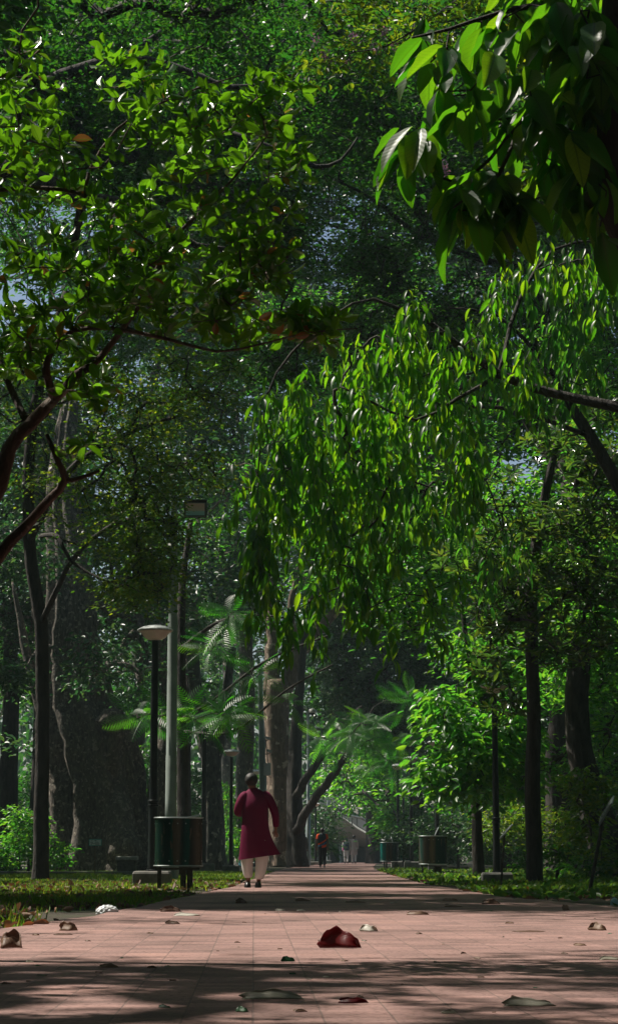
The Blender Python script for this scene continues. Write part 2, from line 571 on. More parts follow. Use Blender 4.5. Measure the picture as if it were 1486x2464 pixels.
def lobed_tube(mb, pts, rad, n=28, lobes=5, amp=0.15, seed=0, flare_amp=0.0):
    """trunk with fluted cross section; deeper flutes near the ground"""
    r_ = np.random.default_rng(seed)
    ph = r_.random(4) * 6.28
    rings = []
    pts = [Vector(p) for p in pts]
    z0 = pts[0].z; z1 = pts[-1].z
    for i, p in enumerate(pts):
        d = (pts[min(i + 1, len(pts) - 1)] - pts[max(i - 1, 0)]).normalized()
        u = Vector((1, 0, 0)); u = (u - d * u.dot(d)).normalized(); w = d.cross(u)
        t = i / (len(pts) - 1)
        A = amp + flare_amp * max(0, 1 - t * 3.5)
        ring = []
        for j in range(n):
            a = 2 * math.pi * j / n
            k = 1 + A * math.cos(lobes * a + ph[0] + t * 0.8) + 0.4 * A * math.cos((lobes + 2) * a + ph[1] - t) + 0.03 * math.sin(9 * a + 14 * t + ph[2]) + r_.normal() * 0.012
            ring.append(p + (u * math.cos(a) + w * math.sin(a)) * rad[i] * k)
        rings.append(ring)
    mb.loft(rings)


def densify(pts, rad, step=0.35, wob=0.0, seed=1):
    r_ = np.random.default_rng(seed)
    P = [Vector(p) for p in pts]; op, orr = [P[0]], [rad[0]]
    for i in range(len(P) - 1):
        # catmull-rom
        p0 = P[max(i - 1, 0)]; p1 = P[i]; p2 = P[i + 1]; p3 = P[min(i + 2, len(P) - 1)]
        m = max(2, int((p2 - p1).length / step))
        for k in range(1, m + 1):
            t = k / m
            q = 0.5 * ((2 * p1) + (p2 - p0) * t + (2 * p0 - 5 * p1 + 4 * p2 - p3) * t * t + (-p0 + 3 * p1 - 3 * p2 + p3) * t ** 3)
            rr = rad[i] * (1 - t) + rad[i + 1] * t
            if wob: q = q + Vector(r_.normal(size=3)) * wob * rr
            op.append(q); orr.append(rr)
    return op, orr


SD = np.array(sun_dir)
CLEAR = [(470, 1225, 24, 41), (378, 1512, 20, 33), (553, 1805, 12, 70), (1052, 1780, 4, 60), (457, 1062, 12, 60), (150, 500, 10, 60), (958, 1840, 12, 80), (986, 1822, 12, 76), (971, 1876, 10, 95), (870, 1995, 40, 134), (845, 2042, 24, 128), (903, 2055, 16, 128), (775, 2040, 18, 84), (228, 2028, 18, 49), (305, 2070, 20, 53), (741, 1706, 18, 95), (785, 125, 26, 15.6), (920, 95, 22, 15.6)]
LIT = []              # gaps in the canopy: (point the sun reaches, radius, distance from the point where the gap starts)


def lit(x, y, Y, r, smin=1.5):
    LIT.append((np.array(W(x, y, Y)), r, smin))


def thin(T, extra=0.0):
    keep = np.ones(len(T), bool)
    for p, r, smin in LIT:
        d = T - p[None]; s_ = d @ SD
        perp = np.linalg.norm(d - s_[:, None] * SD[None], axis=1)
        keep &= ~((s_ > smin) & (perp < r + extra))
    for x, y, r, Ymax in CLEAR:      # no leaves hang between the viewer and these things
        yy = np.maximum(T[:, 1], .5)
        px, py = 743 + T[:, 0] / yy * F, 2059 - (T[:, 2] - CAM_H) / yy * F * 1.0
        rr = r + np.minimum(0.25 * F / yy, 34)
        keep &= ~((T[:, 1] < Ymax) & ((px - x) ** 2 + (py - y) ** 2 < rr ** 2))
    return keep


def make_tree(name, label, cat, base, trunk=None, limbs=(), blobs=(), leaf='small', lmat=None, bmat=None, size=0.12, per=30, spread=0.35,
              group=None, r0=0.008, sag=0.1, lobes=0, flare=0.0, amp=0.1, seed=0, flat=0.45, droop=0.2, tsides=24, twig_sides=4, zmin=-1e9, shell=0.0, keep=None, rmax=None):
    """trunk: [(point, radius)...]; limbs: [[(point, radius)...]...]; blobs: [(centre, radii, nodes)]"""
    root = empty(name, base, label, cat, group)
    mb = MB()
    g = Graph()
    if trunk:
        pts, rad = densify([p for p, _ in trunk], [r for _, r in trunk], wob=0.04, seed=seed)
        lobed_tube(mb, pts, rad, n=tsides, lobes=lobes or 3, amp=amp, seed=seed, flare_amp=flare)
        g.line(pts, [r * 0.5 for r in rad], step=1.0)
    for lm in limbs:
        pts, rad = densify([p for p, _ in lm], [r for _, r in lm], wob=0.12, seed=seed + 3)
        mb.tube(pts, rad, n=max(6, tsides // 2))
        if g.p: i = g.near(pts[0]); g.line([g.p[i]] + pts[1:], [r * 0.5 for r in rad], parent=i, step=1.0)
        else: g.line(pts, [r * 0.5 for r in rad], step=1.0)
    targets = []
    for c, r, n in blobs:
        t = in_ell(n, c, r, shell)
        if keep is not None: t = t[keep(t)]
        targets.append(t)
    targets = np.concatenate(targets) if targets else np.zeros((0, 3))
    if len(targets): targets = targets[thin(targets)]
    if len(targets):
        ends = g.grow(targets, sag=sag, zmin=zmin)
        if leaf == 'droop':          # each twig end hangs a strand of several leaf clusters
            more = []
            for e in ends:
                cur = e
                for k in range(int(rng.integers(0, 4))):
                    q = g.p[cur] + Vector((rng.normal() * .05, rng.normal() * .05, -0.15 - .06 * rng.random()))
                    g.p.append(q); g.par.append(cur); g.fix.append(0); cur = len(g.p) - 1; more.append(cur)
            ends = ends + more
        wood = g.mesh('trunk', r0=r0, sides=twig_sides, rmax=rmax)
        nodes = np.array([g.p[i] for i in ends]); axes = np.array([np.array(g.p[i]) - np.array(g.p[g.par[i]]) for i in ends])
        # merge fluted trunk and twig wood into one mesh
        bm = bmesh.new(); bm.from_mesh(wood)
        if mb.v:
            me2 = bpy.data.meshes.new('t'); me2.from_pydata([tuple(p) for p in mb.v], [], mb.f)
            for p in me2.polygons: p.use_smooth = True
            bm.from_mesh(me2); bpy.data.meshes.remove(me2)
        bm.to_mesh(wood); bm.free()
        link('trunk', wood, bmat, root)
        if leaf == 'small': L = spray(nodes, per, spread, size, flat, droop); Ts = [T_SMALL]
        elif leaf == 'oval': L = spray(nodes, per, spread, size, flat, droop); Ts = [T_OVAL]
        elif leaf == 'droop': L = droop_whorl(nodes, per, size); Ts = [T_LONG]
        elif leaf == 'big': L = droop_whorl(nodes, per, size, down=0.9, spread=0.03); Ts = [T_BIG, T_BIG2]
        elif leaf == 'guava': L = whorl(nodes - 0, axes + np.array([0, 0, .10]) + rng.normal(size=axes.shape) * 0.10, per, size, open_=0.9, nj=0.7); Ts = [T_GUAVA, T_GUAVA2]
        elif leaf == 'whorl': L = whorl(nodes, axes * 0.4 + np.array([0, 0, .25]) + rng.normal(size=axes.shape) * 0.12, per, size); Ts = [T_WHORL]
        elif leaf == 'frond': L = whorl(nodes, axes * 0.5 + np.array([0, -.35, .35]) + rng.normal(size=axes.shape) * .25, per, size, open_=1.2); Ts = [T_FROND]
        if leaf == 'guava': L = (L[0] - np.repeat(unit(axes), per, axis=0) * rng.random((len(L[0]), 1)) * 0.10,) + L[1:]
        if len(Ts) == 1:
            me = leaf_mesh('crown', *L, Ts[0])
        else:
            pick = rng.random(len(L[0])) < 0.6
            me = leaf_mesh('crown', *[q[pick] for q in L], Ts[0])
            mb2 = leaf_mesh('crown', *[q[~pick] for q in L], Ts[1])
            bm = bmesh.new(); bm.from_mesh(me); bm.from_mesh(mb2); bm.to_mesh(me); bm.free(); bpy.data.meshes.remove(mb2)
        link('crown', me, lmat, root)
    elif mb.v:
        o = mb.build('trunk', bmat, root, smooth=True, local=False)
    return root


def blob(x, y, Y, rx, ry, rd, n):
    """crown lobe centred where the photograph shows it; rx, ry in picture pixels, rd in metres"""
    k = Y / F
    return (W(x, y, Y), (rx * k, rd, ry * k), n)


def pt(x, y, Y, wpx):
    return (W(x, y, Y), wpx * Y / F / 2)

# ------------------------------------------------------------------ ground, path, verges
def soil_mat():
    m, nt, n, l, b = new_mat('soil')
    tc = N(n, 'ShaderNodeTexCoord')
    no = N(n, 'ShaderNodeTexNoise'); no.inputs['Scale'].default_value = 1.2; no.inputs['Detail'].default_value = 8
    l.new(tc.outputs['Object'], no.inputs['Vector'])
    r = ramp(n, [(0.3, (0.02, 0.016, 0.010)), (0.5, (0.045, 0.036, 0.022)), (0.62, (0.03, 0.05, 0.012)), (0.8, (0.09, 0.065, 0.04))])
    l.new(no.outputs['Fac'], r.inputs[0]); l.new(r.outputs[0], b.inputs['Base Color'])
    b.inputs['Roughness'].default_value = 0.95
    n2 = N(n, 'ShaderNodeTexNoise'); n2.inputs['Scale'].default_value = 14; n2.inputs['Detail'].default_value = 6
    l.new(tc.outputs['Object'], n2.inputs['Vector'])
    bp = N(n, 'ShaderNodeBump'); bp.inputs['Strength'].default_value = 0.8; bp.inputs['Distance'].default_value = 0.05
    l.new(n2.outputs['Fac'], bp.inputs['Height']); l.new(bp.outputs[0], b.inputs['Normal'])
    return m


def paver_mat():
    m, nt, n, l, b = new_mat('red_pavers')
    tc = N(n, 'ShaderNodeTexCoord')
    mp = N(n, 'ShaderNodeMapping'); mp.inputs['Rotation'].default_value = (0, 0, math.radians(-1.5))
    l.new(tc.outputs['Object'], mp.inputs[0])
    br = N(n, 'ShaderNodeTexBrick')
    br.inputs['Scale'].default_value = 1.0
    br.inputs['Brick Width'].default_value = 0.21; br.inputs['Row Height'].default_value = 0.105
    br.inputs['Mortar Size'].default_value = 0.0035; br.inputs['Mortar Smooth'].default_value = 0.2
    br.inputs['Color1'].default_value = (0.37, 0.225, 0.202, 1); br.inputs['Color2'].default_value = (0.25, 0.158, 0.144, 1); br.offset = 0.0
    br.inputs['Mortar'].default_value = (0.22, 0.15, 0.135, 1)
    l.new(mp.outputs[0], br.inputs['Vector'])
    no = N(n, 'ShaderNodeTexNoise'); no.inputs['Scale'].default_value = 0.9; no.inputs['Detail'].default_value = 7; no.inputs['Roughness'].default_value = 0.6
    l.new(tc.outputs['Object'], no.inputs['Vector'])
    dirt = ramp(n, [(0.34, (0.50, 0.50, 0.49)), (0.44, (0.80, 0.80, 0.79)), (0.56, (0.98, 0.97, 0.96)), (0.7, (1.18, 1.12, 1.06))])
    l.new(no.outputs['Fac'], dirt.inputs[0])
    mx = N(n, 'ShaderNodeMix', data_type='RGBA', blend_type='MULTIPLY'); mx.inputs[0].default_value = 1
    l.new(br.outputs['Color'], mx.inputs[6]); l.new(dirt.outputs[0], mx.inputs[7])
    # fine speckle of grit and small stains
    n3 = N(n, 'ShaderNodeTexNoise'); n3.inputs['Scale'].default_value = 45; n3.inputs['Detail'].default_value = 3
    l.new(tc.outputs['Object'], n3.inputs['Vector'])
    sp = ramp(n, [(0.34, (0.30, 0.27, 0.25)), (0.40, (0.85, 0.85, 0.85)), (0.6, (1.05, 1.05, 1.05)), (0.72, (1.25, 1.2, 1.15))])
    l.new(n3.outputs['Fac'], sp.inputs[0])
    m2 = N(n, 'ShaderNodeMix', data_type='RGBA', blend_type='MULTIPLY'); m2.inputs[0].default_value = 0.8
    l.new(mx.outputs[2], m2.inputs[6]); l.new(sp.outputs[0], m2.inputs[7])
    l.new(m2.outputs[2], b.inputs['Base Color'])
    b.inputs['Roughness'].default_value = 0.75
    b.inputs['Specular IOR Level'].default_value = 0.25
    ad = N(n, 'ShaderNodeMath', operation='MULTIPLY_ADD'); l.new(n3.outputs['Fac'], ad.inputs[0]); ad.inputs[1].default_value = 0.5
    iv = N(n, 'ShaderNodeMath', operation='SUBTRACT'); iv.inputs[0].default_value = 1; l.new(br.outputs['Fac'], iv.inputs[1]); l.new(iv.outputs[0], ad.inputs[2])
    bp = N(n, 'ShaderNodeBump'); bp.inputs['Strength'].default_value = 0.7; bp.inputs['Distance'].default_value = 0.003
    l.new(ad.outputs[0], bp.inputs['Height']); l.new(bp.outputs[0], b.inputs['Normal'])
    return m


EDGE_L = [(3, -2.6), (8, -2.35), (13.8, -2.05), (17, -1.72), (20, -1.62), (24, -1.5), (33.5, -1.18), (58, -1.08), (80, -0.9), (95, -0.4), (110, 0.5), (131, 1.6), (160, 4.5), (200, 9)]
EDGE_R = [(3, 3.1), (12, 3.1), (17, 3.05), (20, 2.9), (24.7, 2.3), (35, 2.0), (48, 2.02), (74, 2.3), (95, 2.9), (119, 3.8), (135, 5.6), (160, 9), (200, 15)]


def edge(E, y):
    return float(np.interp(y, [e[0] for e in E], [e[1] for e in E]))


g = MB(); S_ = 260
g.v = [(-S_, -60, 0), (S_, -60, 0), (S_, 420, 0), (-S_, 420, 0)]; g.f = [[0, 1, 2, 3]]
gr = g.build('ground', soil_mat(), local=True); tag(gr, kind='structure')
ys = [3 + i * 1.0 for i in range(0, 197)]
p = MB()
hz = 0.02
for y in ys:
    a, b_ = edge(EDGE_L, y), edge(EDGE_R, y)
    jl, jr = rng.normal() * 0.025, rng.normal() * 0.025
    p.v += [(a + jl, y, 0.001), (a + jl, y, hz), (b_ + jr, y, hz), (b_ + jr, y, 0.001)]
for i in range(len(ys) - 1):
    for j in range(3):
        p.f.append([i * 4 + j, i * 4 + j + 1, i * 4 + j + 5, i * 4 + j + 4])
pa = p.build('path', paver_mat()); tag(pa, kind='structure')


def on_path(x, y):
    return (x > np.interp(y, [e[0] for e in EDGE_L], [e[1] for e in EDGE_L]) - 0.02) & (x < np.interp(y, [e[0] for e in EDGE_R], [e[1] for e in EDGE_R]) + 0.02)


def ground_scatter(n, x0, x1, y0, y1, side=None, margin=0.0, ypow=1.0):
    y = y0 + (y1 - y0) * rng.random(n) ** ypow; x = x0 + (x1 - x0) * rng.random(n)
    k = ~on_path(x, y)
    k &= np.abs(x) < 0.1486 * y * 1.12 + 0.7
    if margin: pass
    return x[k], y[k]


def blades(name, n, x0, x1, y0, y1, h, wd, mat, kind_label, patch=0.0, lean=0.5, zoff=0.0, tm=None, up=1.0):
    x, y = ground_scatter(n, x0, x1, y0, y1, ypow=1.2)
    if patch:
        q = np.sin(x * 1.7 + 1.3 * np.sin(y * 0.45)) + np.sin(y * 0.6 + x * 0.8 + 2) + rng.normal(size=len(x)) * 0.5
        k = q > patch - 1; x, y = x[k], y[k]
    m_ = len(x)
    P = np.stack([x, y, np.full(m_, zoff)], 1)
    D = rng.normal(size=(m_, 3)) * lean; D[:, 2] = up
    Nn = rvec(m_); Nn[:, 2] *= 0.4
    S = h * (0.5 + rng.random(m_))
    t = tm or tmpl([(-wd, 0, 0), (wd, 0, 0), (wd * .7, .6, -.08), (0, 1, -.28), (-wd * .7, .6, -.08)], [(0, 1, 2, 3, 4)])
    me = leaf_mesh(name, P, unit(D), Nn, S, t)
    o = link(name, me, mat)
    return tag(o, kind_label[0], kind_label[1], kind='stuff')


M['grass'] = leaf_mat('grass_blade', (0.06, 0.13, 0.015), (0.10, 0.19, 0.02), (0.17, 0.25, 0.03), (0.34, 0.55, 0.03), 0.45, 0.5)
M['weed'] = leaf_mat('weed_leaf', (0.03, 0.08, 0.015), (0.05, 0.12, 0.02), (0.09, 0.16, 0.03), (0.26, 0.50, 0.03), 0.42, 0.45)
M['litter'] = leaf_mat('dry_leaf', (0.08, 0.04, 0.025), (0.18, 0.09, 0.05), (0.32, 0.20, 0.12), (0.3, 0.12, 0.04), 0.2, 0.6)
blades('grass', 95000, -9, 0, 21, 62, 0.065, 0.08, M['grass'], ('short sunlit grass on the lawn left of the path', 'grass'), patch=0.45)
blades('grass', 5200, -3.2, -1.5, 11.5, 22, 0.085, 0.05, M['grass'], ('longer grass in the shade at the near left edge of the path', 'grass'), patch=0.6, lean=0.35)
blades('ground_cover', 26000, 1.8, 10, 19, 62, 0.10, 0.07, M['weed'], ('low leafy ground cover on the verge right of the path', 'ground cover'), patch=0.2, tm=T_OVAL, lean=1.1, zoff=0.03, up=0.45)
blades('grass', 50000, 1.8, 12, 26, 75, 0.09, 0.07, M['grass'], ('short green grass on the verge right of the path', 'grass'), patch=0.4)
blades('leaf_litter', 9000, -5, 0, 12, 40, 0.09, 0.07, M['litter'], ('brown dry leaves lying in the grass left of the path', 'leaf litter'), patch=0.2, tm=T_OVAL, lean=1.8, zoff=0.02, up=0.25)
blades('leaf_litter', 5200, 1.8, 9, 19, 60, 0.10, 0.07, M['litter'], ('brown dry leaves lying on the verge right of the path', 'leaf litter'), patch=0.2, tm=T_OVAL, lean=1.8, zoff=0.02, up=0.25)

# ------------------------------------------------------------------ gaps in the canopy through which the sun falls
for q in [(300, 2285, 11, 1.1, 3), (900, 2285, 11.5, 1.2, 3), (1350, 2260, 12.5, 1.0, 3), (700, 2250, 14, 1.3, 3), (1200, 2240, 15.5, 1.1, 3), (300, 2240, 14, .9, 3), (800, 2215, 17, 1.0, 3), (815, 2290, 10.8, .8, 3), (1100, 2150, 27, .7, 3), (900, 2160, 24, .6, 3), (1000, 2125, 37, .7, 3), (800, 2440, 6.6, .25, 2), (1250, 2400, 7.3, .3, 2), (300, 2420, 7, .25, 2),
          (100, 2130, 33, 1.6, 4), (300, 2128, 34, 1.5, 4), (480, 2125, 36, 1.2, 4), (560, 2120, 38, 1.0, 4),
          (610, 1950, 31, 0.9, 2), (640, 2145, 29.5, 0.8, 2.5), (900, 2110, 48, 1.0, 4), (760, 2100, 58, 1.0, 4), (860, 2092, 74, 1.4, 4),
          (120, 250, 10.2, .55, 2.6), (400, 230, 10.1, .5, 2.6), (620, 250, 10.1, .5, 2.6), (450, 550, 10, .55, 2.6), (200, 650, 10, .5, 2.6), (780, 780, 9.7, .5, 2.6), (560, 760, 9.8, .4, 2.6), (700, 1180, 22, .8, 1.2), (780, 1120, 22, .8, 1.2), (870, 1000, 22, .8, 1.2), (950, 1120, 22.4, .7, 1.2), (1050, 880, 22.4, .8, 1.2), (1090, 1050, 22.6, .8, 1.2), (720, 1400, 22, .6, 2.6),
          (985, 380, 8.9, .22, 2.6), (1120, 520, 8.9, .4, 1.6), (1250, 480, 8.9, .35, 1.6), (1180, 560, 8.9, .4, 1.6),
          (622, 1200, 21.6, .45, 2.4), (625, 1380, 21.8, .35, 2.4), (860, 850, 21.8, .5, 2.4), (960, 800, 22, .4, 2.4), (1000, 900, 22, .35, 2.4), (1320, 650, 23.3, .7, 2.4), (575, 1190, 22, .3, 2.4),
          (480, 1480, 45, 1.5, 2), (600, 1490, 45, 1.6, 2), (700, 1500, 45, 1.5, 2), (380, 1725, 45, 1.5, 2), (530, 1725, 45, 1.5, 2), (700, 1650, 45, 1.3, 2), (860, 1770, 80, 2.2, 2.5), (930, 1760, 80, 2, 2.5), (740, 1545, 22, .3, 1),
          (1060, 1520, 45, 1.1, 1.5), (1050, 1650, 45, 1.0, 1.5), (1080, 1760, 45, 1.2, 1.5), (1150, 1780, 45, 1.0, 1.5), (1040, 1830, 45, .8, 1.5),
          (870, 1870, 122, 3.0, 4), (830, 1860, 122, 2.5, 4), (920, 1900, 120, 2.0, 4), (890, 1760, 80, 1.2, 2), (690, 1850, 92, 1.0, 4), (1230, 1960, 52, .7, 1.5),
          (1200, 1150, 33.6, 1.3, 1.6), (1330, 1080, 33.6, 1.3, 1.6), (1430, 1120, 33.6, 1.3, 1.6), (1250, 1250, 33.5, 1.1, 1.6), (1400, 1250, 33.5, 1.1, 1.6), (1180, 1480, 33.5, .8, 1.6), (1280, 1380, 33.5, .9, 1.6), (1400, 1420, 33.5, .9, 1.6), (280, 1960, 61, .9, 3), (180, 1950, 61, .9, 3), (330, 1350, 37, .7, 1.5), (370, 1420, 36.5, .6, 1.5),
          (775, 2040, 86, .8, 3), (845, 2040, 131, 1.2, 3), (880, 2000, 135, 2.5, 3), (545, 2040, 100, 1.0, 3), (378, 1510, 32, .4, 1)  ]: lit(q[0], q[1], q[2], q[3] * 1.25, q[4])
for q in [(600, 1900, 31, 1.9, 1.6), (615, 2010, 31, 1.7, 1.6), (645, 1920, 31, 1.9, 1.6), (258, 2190, 17.7, 1.5, 3), (428, 2000, 29.8, .8, 2), (378, 1505, 32, .9, 1.5), (412, 1650, 41, .8, 2), (470, 1225, 40, .7, 1), (410, 1850, 41, .8, 2),
          (150, 1900, 59, 2.2, 4), (230, 1850, 59, 2.2, 4), (290, 1950, 59, 2.2, 4), (200, 2030, 59, 2.2, 4), (300, 1750, 60, 1.8, 3), (70, 2130, 34, 1.6, 4), (230, 2120, 40, 1.8, 4), (400, 2125, 36, 1.6, 4), (310, 2050, 60, 1.5, 3), (390, 1900, 61, 1.2, 3), (512, 1950, 73, 1.4, 3), (535, 2060, 74, 1.2, 3), (228, 2028, 58, .8, 2),
          (660, 1700, 91, 2.4, 3), (680, 1950, 91, 2.2, 3), (740, 1560, 91, 2.2, 3), (650, 1550, 91, 2.2, 3), (675, 1830, 91, 2.4, 3), (775, 2040, 86, 1.4, 3), (845, 2040, 130, 2.5, 3), (900, 2050, 131, 2, 3), (880, 1990, 136, 4, 3), (850, 2000, 136, 4, 3), (920, 2030, 136, 4, 3),
          (543, 2040, 98, 1.6, 3), (580, 2040, 97, 1.6, 3), (741, 1800, 83, 1.2, 3), (741, 1700, 83, 1.2, 3), (950, 2040, 75, 1.2, 3), (1046, 2040, 47, 1.0, 3), (1215, 2000, 36, .7, 2), (1458, 1950, 31, .7, 2),
          (960, 1840, 83, 1.2, 3), (985, 1830, 80, 1.2, 3), (555, 1805, 62, 1, 3), (632, 1830, 75, 1, 3), (640, 1700, 75, 1, 3), (1000, 2085, 50, 1.4, 3), (1100, 2105, 44, 1.3, 3), (1250, 2120, 38, 1.2, 3), (960, 2090, 70, 1.5, 3),
          (860, 1880, 118, 3, 4), (800, 1880, 118, 2.5, 4), (1220, 1960, 51, 1.2, 2), (1120, 1970, 62, 1.2, 2), (330, 1700, 80, 1.6, 3), (350, 1830, 78, 1.6, 3), (100, 2040, 56, 1.2, 3), (60, 1970, 56, 1.0, 3)]: lit(*q)
for q in [(1300, 900, 44, 1.6), (1200, 1050, 44, 1.5), (1400, 1250, 43, 1.5), (1100, 1300, 44, 1.5), (950, 1250, 43, 1.6), (850, 1100, 43, 1.5), (1000, 1000, 43, 1.5), (720, 1050, 43, 1.4), (760, 1300, 43, 1.5), (1150, 1480, 46, 1.5), (1080, 1400, 45, 1.4), (1400, 1650, 45, 1.3), (1250, 1700, 48, 1.3), (870, 1420, 43, 1.4), (560, 1100, 60, 1.8), (1350, 1850, 44, 1.2)]: lit(q[0], q[1], q[2], q[3], 2.2)
for i in range(9): lit(20 + i * 68, 2140 - i * 3, 28 + i * 1.6, 1.2, 4)
for i in range(42): lit(-20 + 1520 * random.random(), -20 + 1650 * random.random(), random.choice([52, 60, 70, 80, 90, 100]), 0.8 + 1.0 * random.random(), 1.0)

def fill(x0, y0, x1, y1, Ya, Yb, nb, rx, ry, rd, n):
    out = []
    for i in range(nb):
        out.append(blob(x0 + (x1 - x0) * rng.random(), y0 + (y1 - y0) * rng.random(), Ya + (Yb - Ya) * rng.random(), rx * (0.7 + .6 * rng.random()), ry * (0.7 + .6 * rng.random()), rd, n))
    return out


# ------------------------------------------------------------------ trees near the camera
Y = 10.0
make_tree('young_tree', 'brown stemmed young tree reaching in from the left with oval glossy leaves', 'tree', (-2.9, 10.2, 0),
          trunk=[((-2.9, 10.2, -0.05), 0.10), ((-2.7, 10.2, 0.9), 0.085), ((-2.2, 10.1, 1.7), 0.07), (W(-60, 1270, 10), 0.055), (W(20, 1080, 10), 0.036), (W(70, 1025, 10), 0.032), (W(130, 960, 10), 0.027)],
          limbs=[[pt(-60, 1400, 10, 34), pt(20, 1310, 10, 30), pt(75, 1250, 10, 25), pt(120, 1200, 10, 22), pt(158, 1155, 9.95, 20), pt(140, 1110, 9.9, 14), pt(112, 1045, 9.9, 11)],
                 [pt(158, 1155, 9.95, 12), pt(195, 1150, 9.9, 10), pt(240, 1132, 9.9, 6)],
                 [pt(130, 960, 10, 26), pt(180, 905, 10, 24), pt(240, 860, 10, 18), pt(330, 740, 10, 13), pt(400, 600, 10, 11), pt(470, 520, 10, 9), pt(560, 430, 10.1, 6), pt(640, 330, 10.1, 4)],
                 [pt(130, 960, 10, 22), pt(112, 900, 9.9, 20), pt(120, 850, 9.9, 17), pt(175, 795, 9.9, 13), pt(270, 790, 9.8, 11), pt(400, 815, 9.8, 9), pt(520, 845, 9.7, 7), pt(620, 830, 9.7, 5), pt(740, 800, 9.6, 4), pt(860, 790, 9.6, 3)],
                 [pt(-80, 460, 10.4, 12), pt(60, 452, 10.3, 11), pt(150, 455, 10.3, 10), pt(210, 475, 10.3, 9), pt(300, 540, 10.2, 7), pt(390, 600, 10.1, 6)],
                 [pt(205, 470, 10.3, 9), pt(215, 410, 10.3, 9), pt(280, 310, 10.3, 7), pt(370, 255, 10.3, 6), pt(480, 210, 10.3, 5), pt(600, 175, 10.3, 3)],
                 [pt(70, 1025, 10, 20), pt(10, 900, 10.2, 16), pt(-60, 700, 10.3, 13), pt(-80, 460, 10.4, 12), pt(-60, 250, 10.4, 10), pt(60, 150, 10.3, 6)]],
          blobs=[blob(40, 260, 10.2, 130, 190, .7, 48), blob(340, 200, 10.2, 110, 50, .5, 18), blob(620, 250, 10.1, 120, 75, .5, 35), blob(470, 330, 10.1, 170, 100, .6, 51),
                 blob(170, 470, 10.1, 210, 120, .7, 51), blob(430, 560, 10, 200, 130, .7, 62), blob(640, 590, 9.9, 100, 110, .5, 32), blob(200, 680, 10, 230, 100, .7, 72), blob(500, 740, 9.8, 240, 80, .5, 67),
                 blob(770, 790, 9.7, 115, 35, .3, 21), blob(90, 840, 10, 160, 100, .6, 59), blob(250, 950, 10, 90, 30, .3, 10), blob(690, 420, 9.9, 60, 90, .4, 16), blob(210, 1075, 10, 25, 15, .1, 2),
                 blob(-220, 500, 10.3, 140, 420, 1, 81), blob(100, -220, 10.2, 360, 140, 1.0, 81), ((-3.6, 8.7, 6.2), (1.8, 1.2, .3), 330), ((-4.7, 10.2, 6.2), (1.0, .7, .3), 120), ((-1.9, 8.1, 6.2), (.9, .8, .3), 150)],
          leaf='guava', lmat=M['leaf_guava'], bmat=M['bark_brown'], size=0.088, per=6, rmax=0.0065, r0=0.0020, sag=0.03, seed=3, tsides=12, lobes=2, amp=0.05, shell=0.0)

make_tree('large_leaved_tree', 'dark near tree at the upper right with very large drooping pointed leaves', 'tree', (3.5, 9.4, 0),
          trunk=[((3.5, 9.4, -0.05), 0.13), ((3.2, 9.3, 1.4), 0.11), ((2.3, 9.2, 2.6), 0.10), (W(1525, 600, 9.1), 0.085), (W(1478, 400, 9), 0.07), (W(1470, 150, 9), 0.06), (W(1500, -250, 9), 0.05)],
          limbs=[[pt(1470, 150, 9, 26), pt(1350, 20, 9, 18), pt(1200, 30, 8.9, 13), pt(1080, 70, 8.9, 9), pt(990, 90, 8.9, 6)],
                 [pt(1478, 400, 9, 26), pt(1370, 330, 9, 16), pt(1250, 300, 8.9, 12), pt(1180, 380, 8.9, 9), pt(1100, 440, 8.9, 8), pt(1030, 400, 8.9, 5), pt(960, 330, 8.9, 4)],
                 [pt(1250, 300, 8.9, 12), pt(1200, 420, 8.8, 10), pt(1140, 460, 8.8, 8), pt(1090, 500, 8.8, 5)]],
          blobs=[blob(1270, 60, 9, 230, 60, .4, 22), blob(1410, 170, 9, 80, 150, .4, 26), blob(1040, 110, 8.9, 60, 40, .2, 4), blob(985, 330, 8.9, 45, 40, .15, 4), blob(1120, 200, 8.9, 110, 70, .3, 9),
                 blob(1290, 260, 9, 120, 80, .3, 14), blob(1360, 380, 9, 100, 70, .3, 12), blob(1170, 450, 8.9, 90, 30, .2, 10), blob(1430, 480, 9, 50, 90, .3, 8),
                 blob(1420, -230, 10.2, 330, 190, 1.0, 130), ((.4, 9.5, 5.9), (.6, .6, .4), 130), blob(1115, 505, 8.9, 80, 20, .2, 7), blob(1250, 470, 8.9, 80, 20, .2, 6), blob(975, 350, 8.9, 30, 20, .1, 4), blob(1190, 450, 8.9, 90, 30, .2, 8)],
          leaf='big', lmat=M['leaf_big'], bmat=M['bark_dark'], size=0.235, per=3, r0=0.004, sag=0.05, seed=5, tsides=14, amp=0.05)


def flower_cluster(root, c, n, r, mat=M['petal']):
    P = in_ell(n, c, (r, r, r * 1.3))
    me = leaf_mesh('flower', P, rvec(n), rvec(n), 0.02 + 0.012 * rng.random(n), T_SMALL)
    link('flower', me, mat, root)


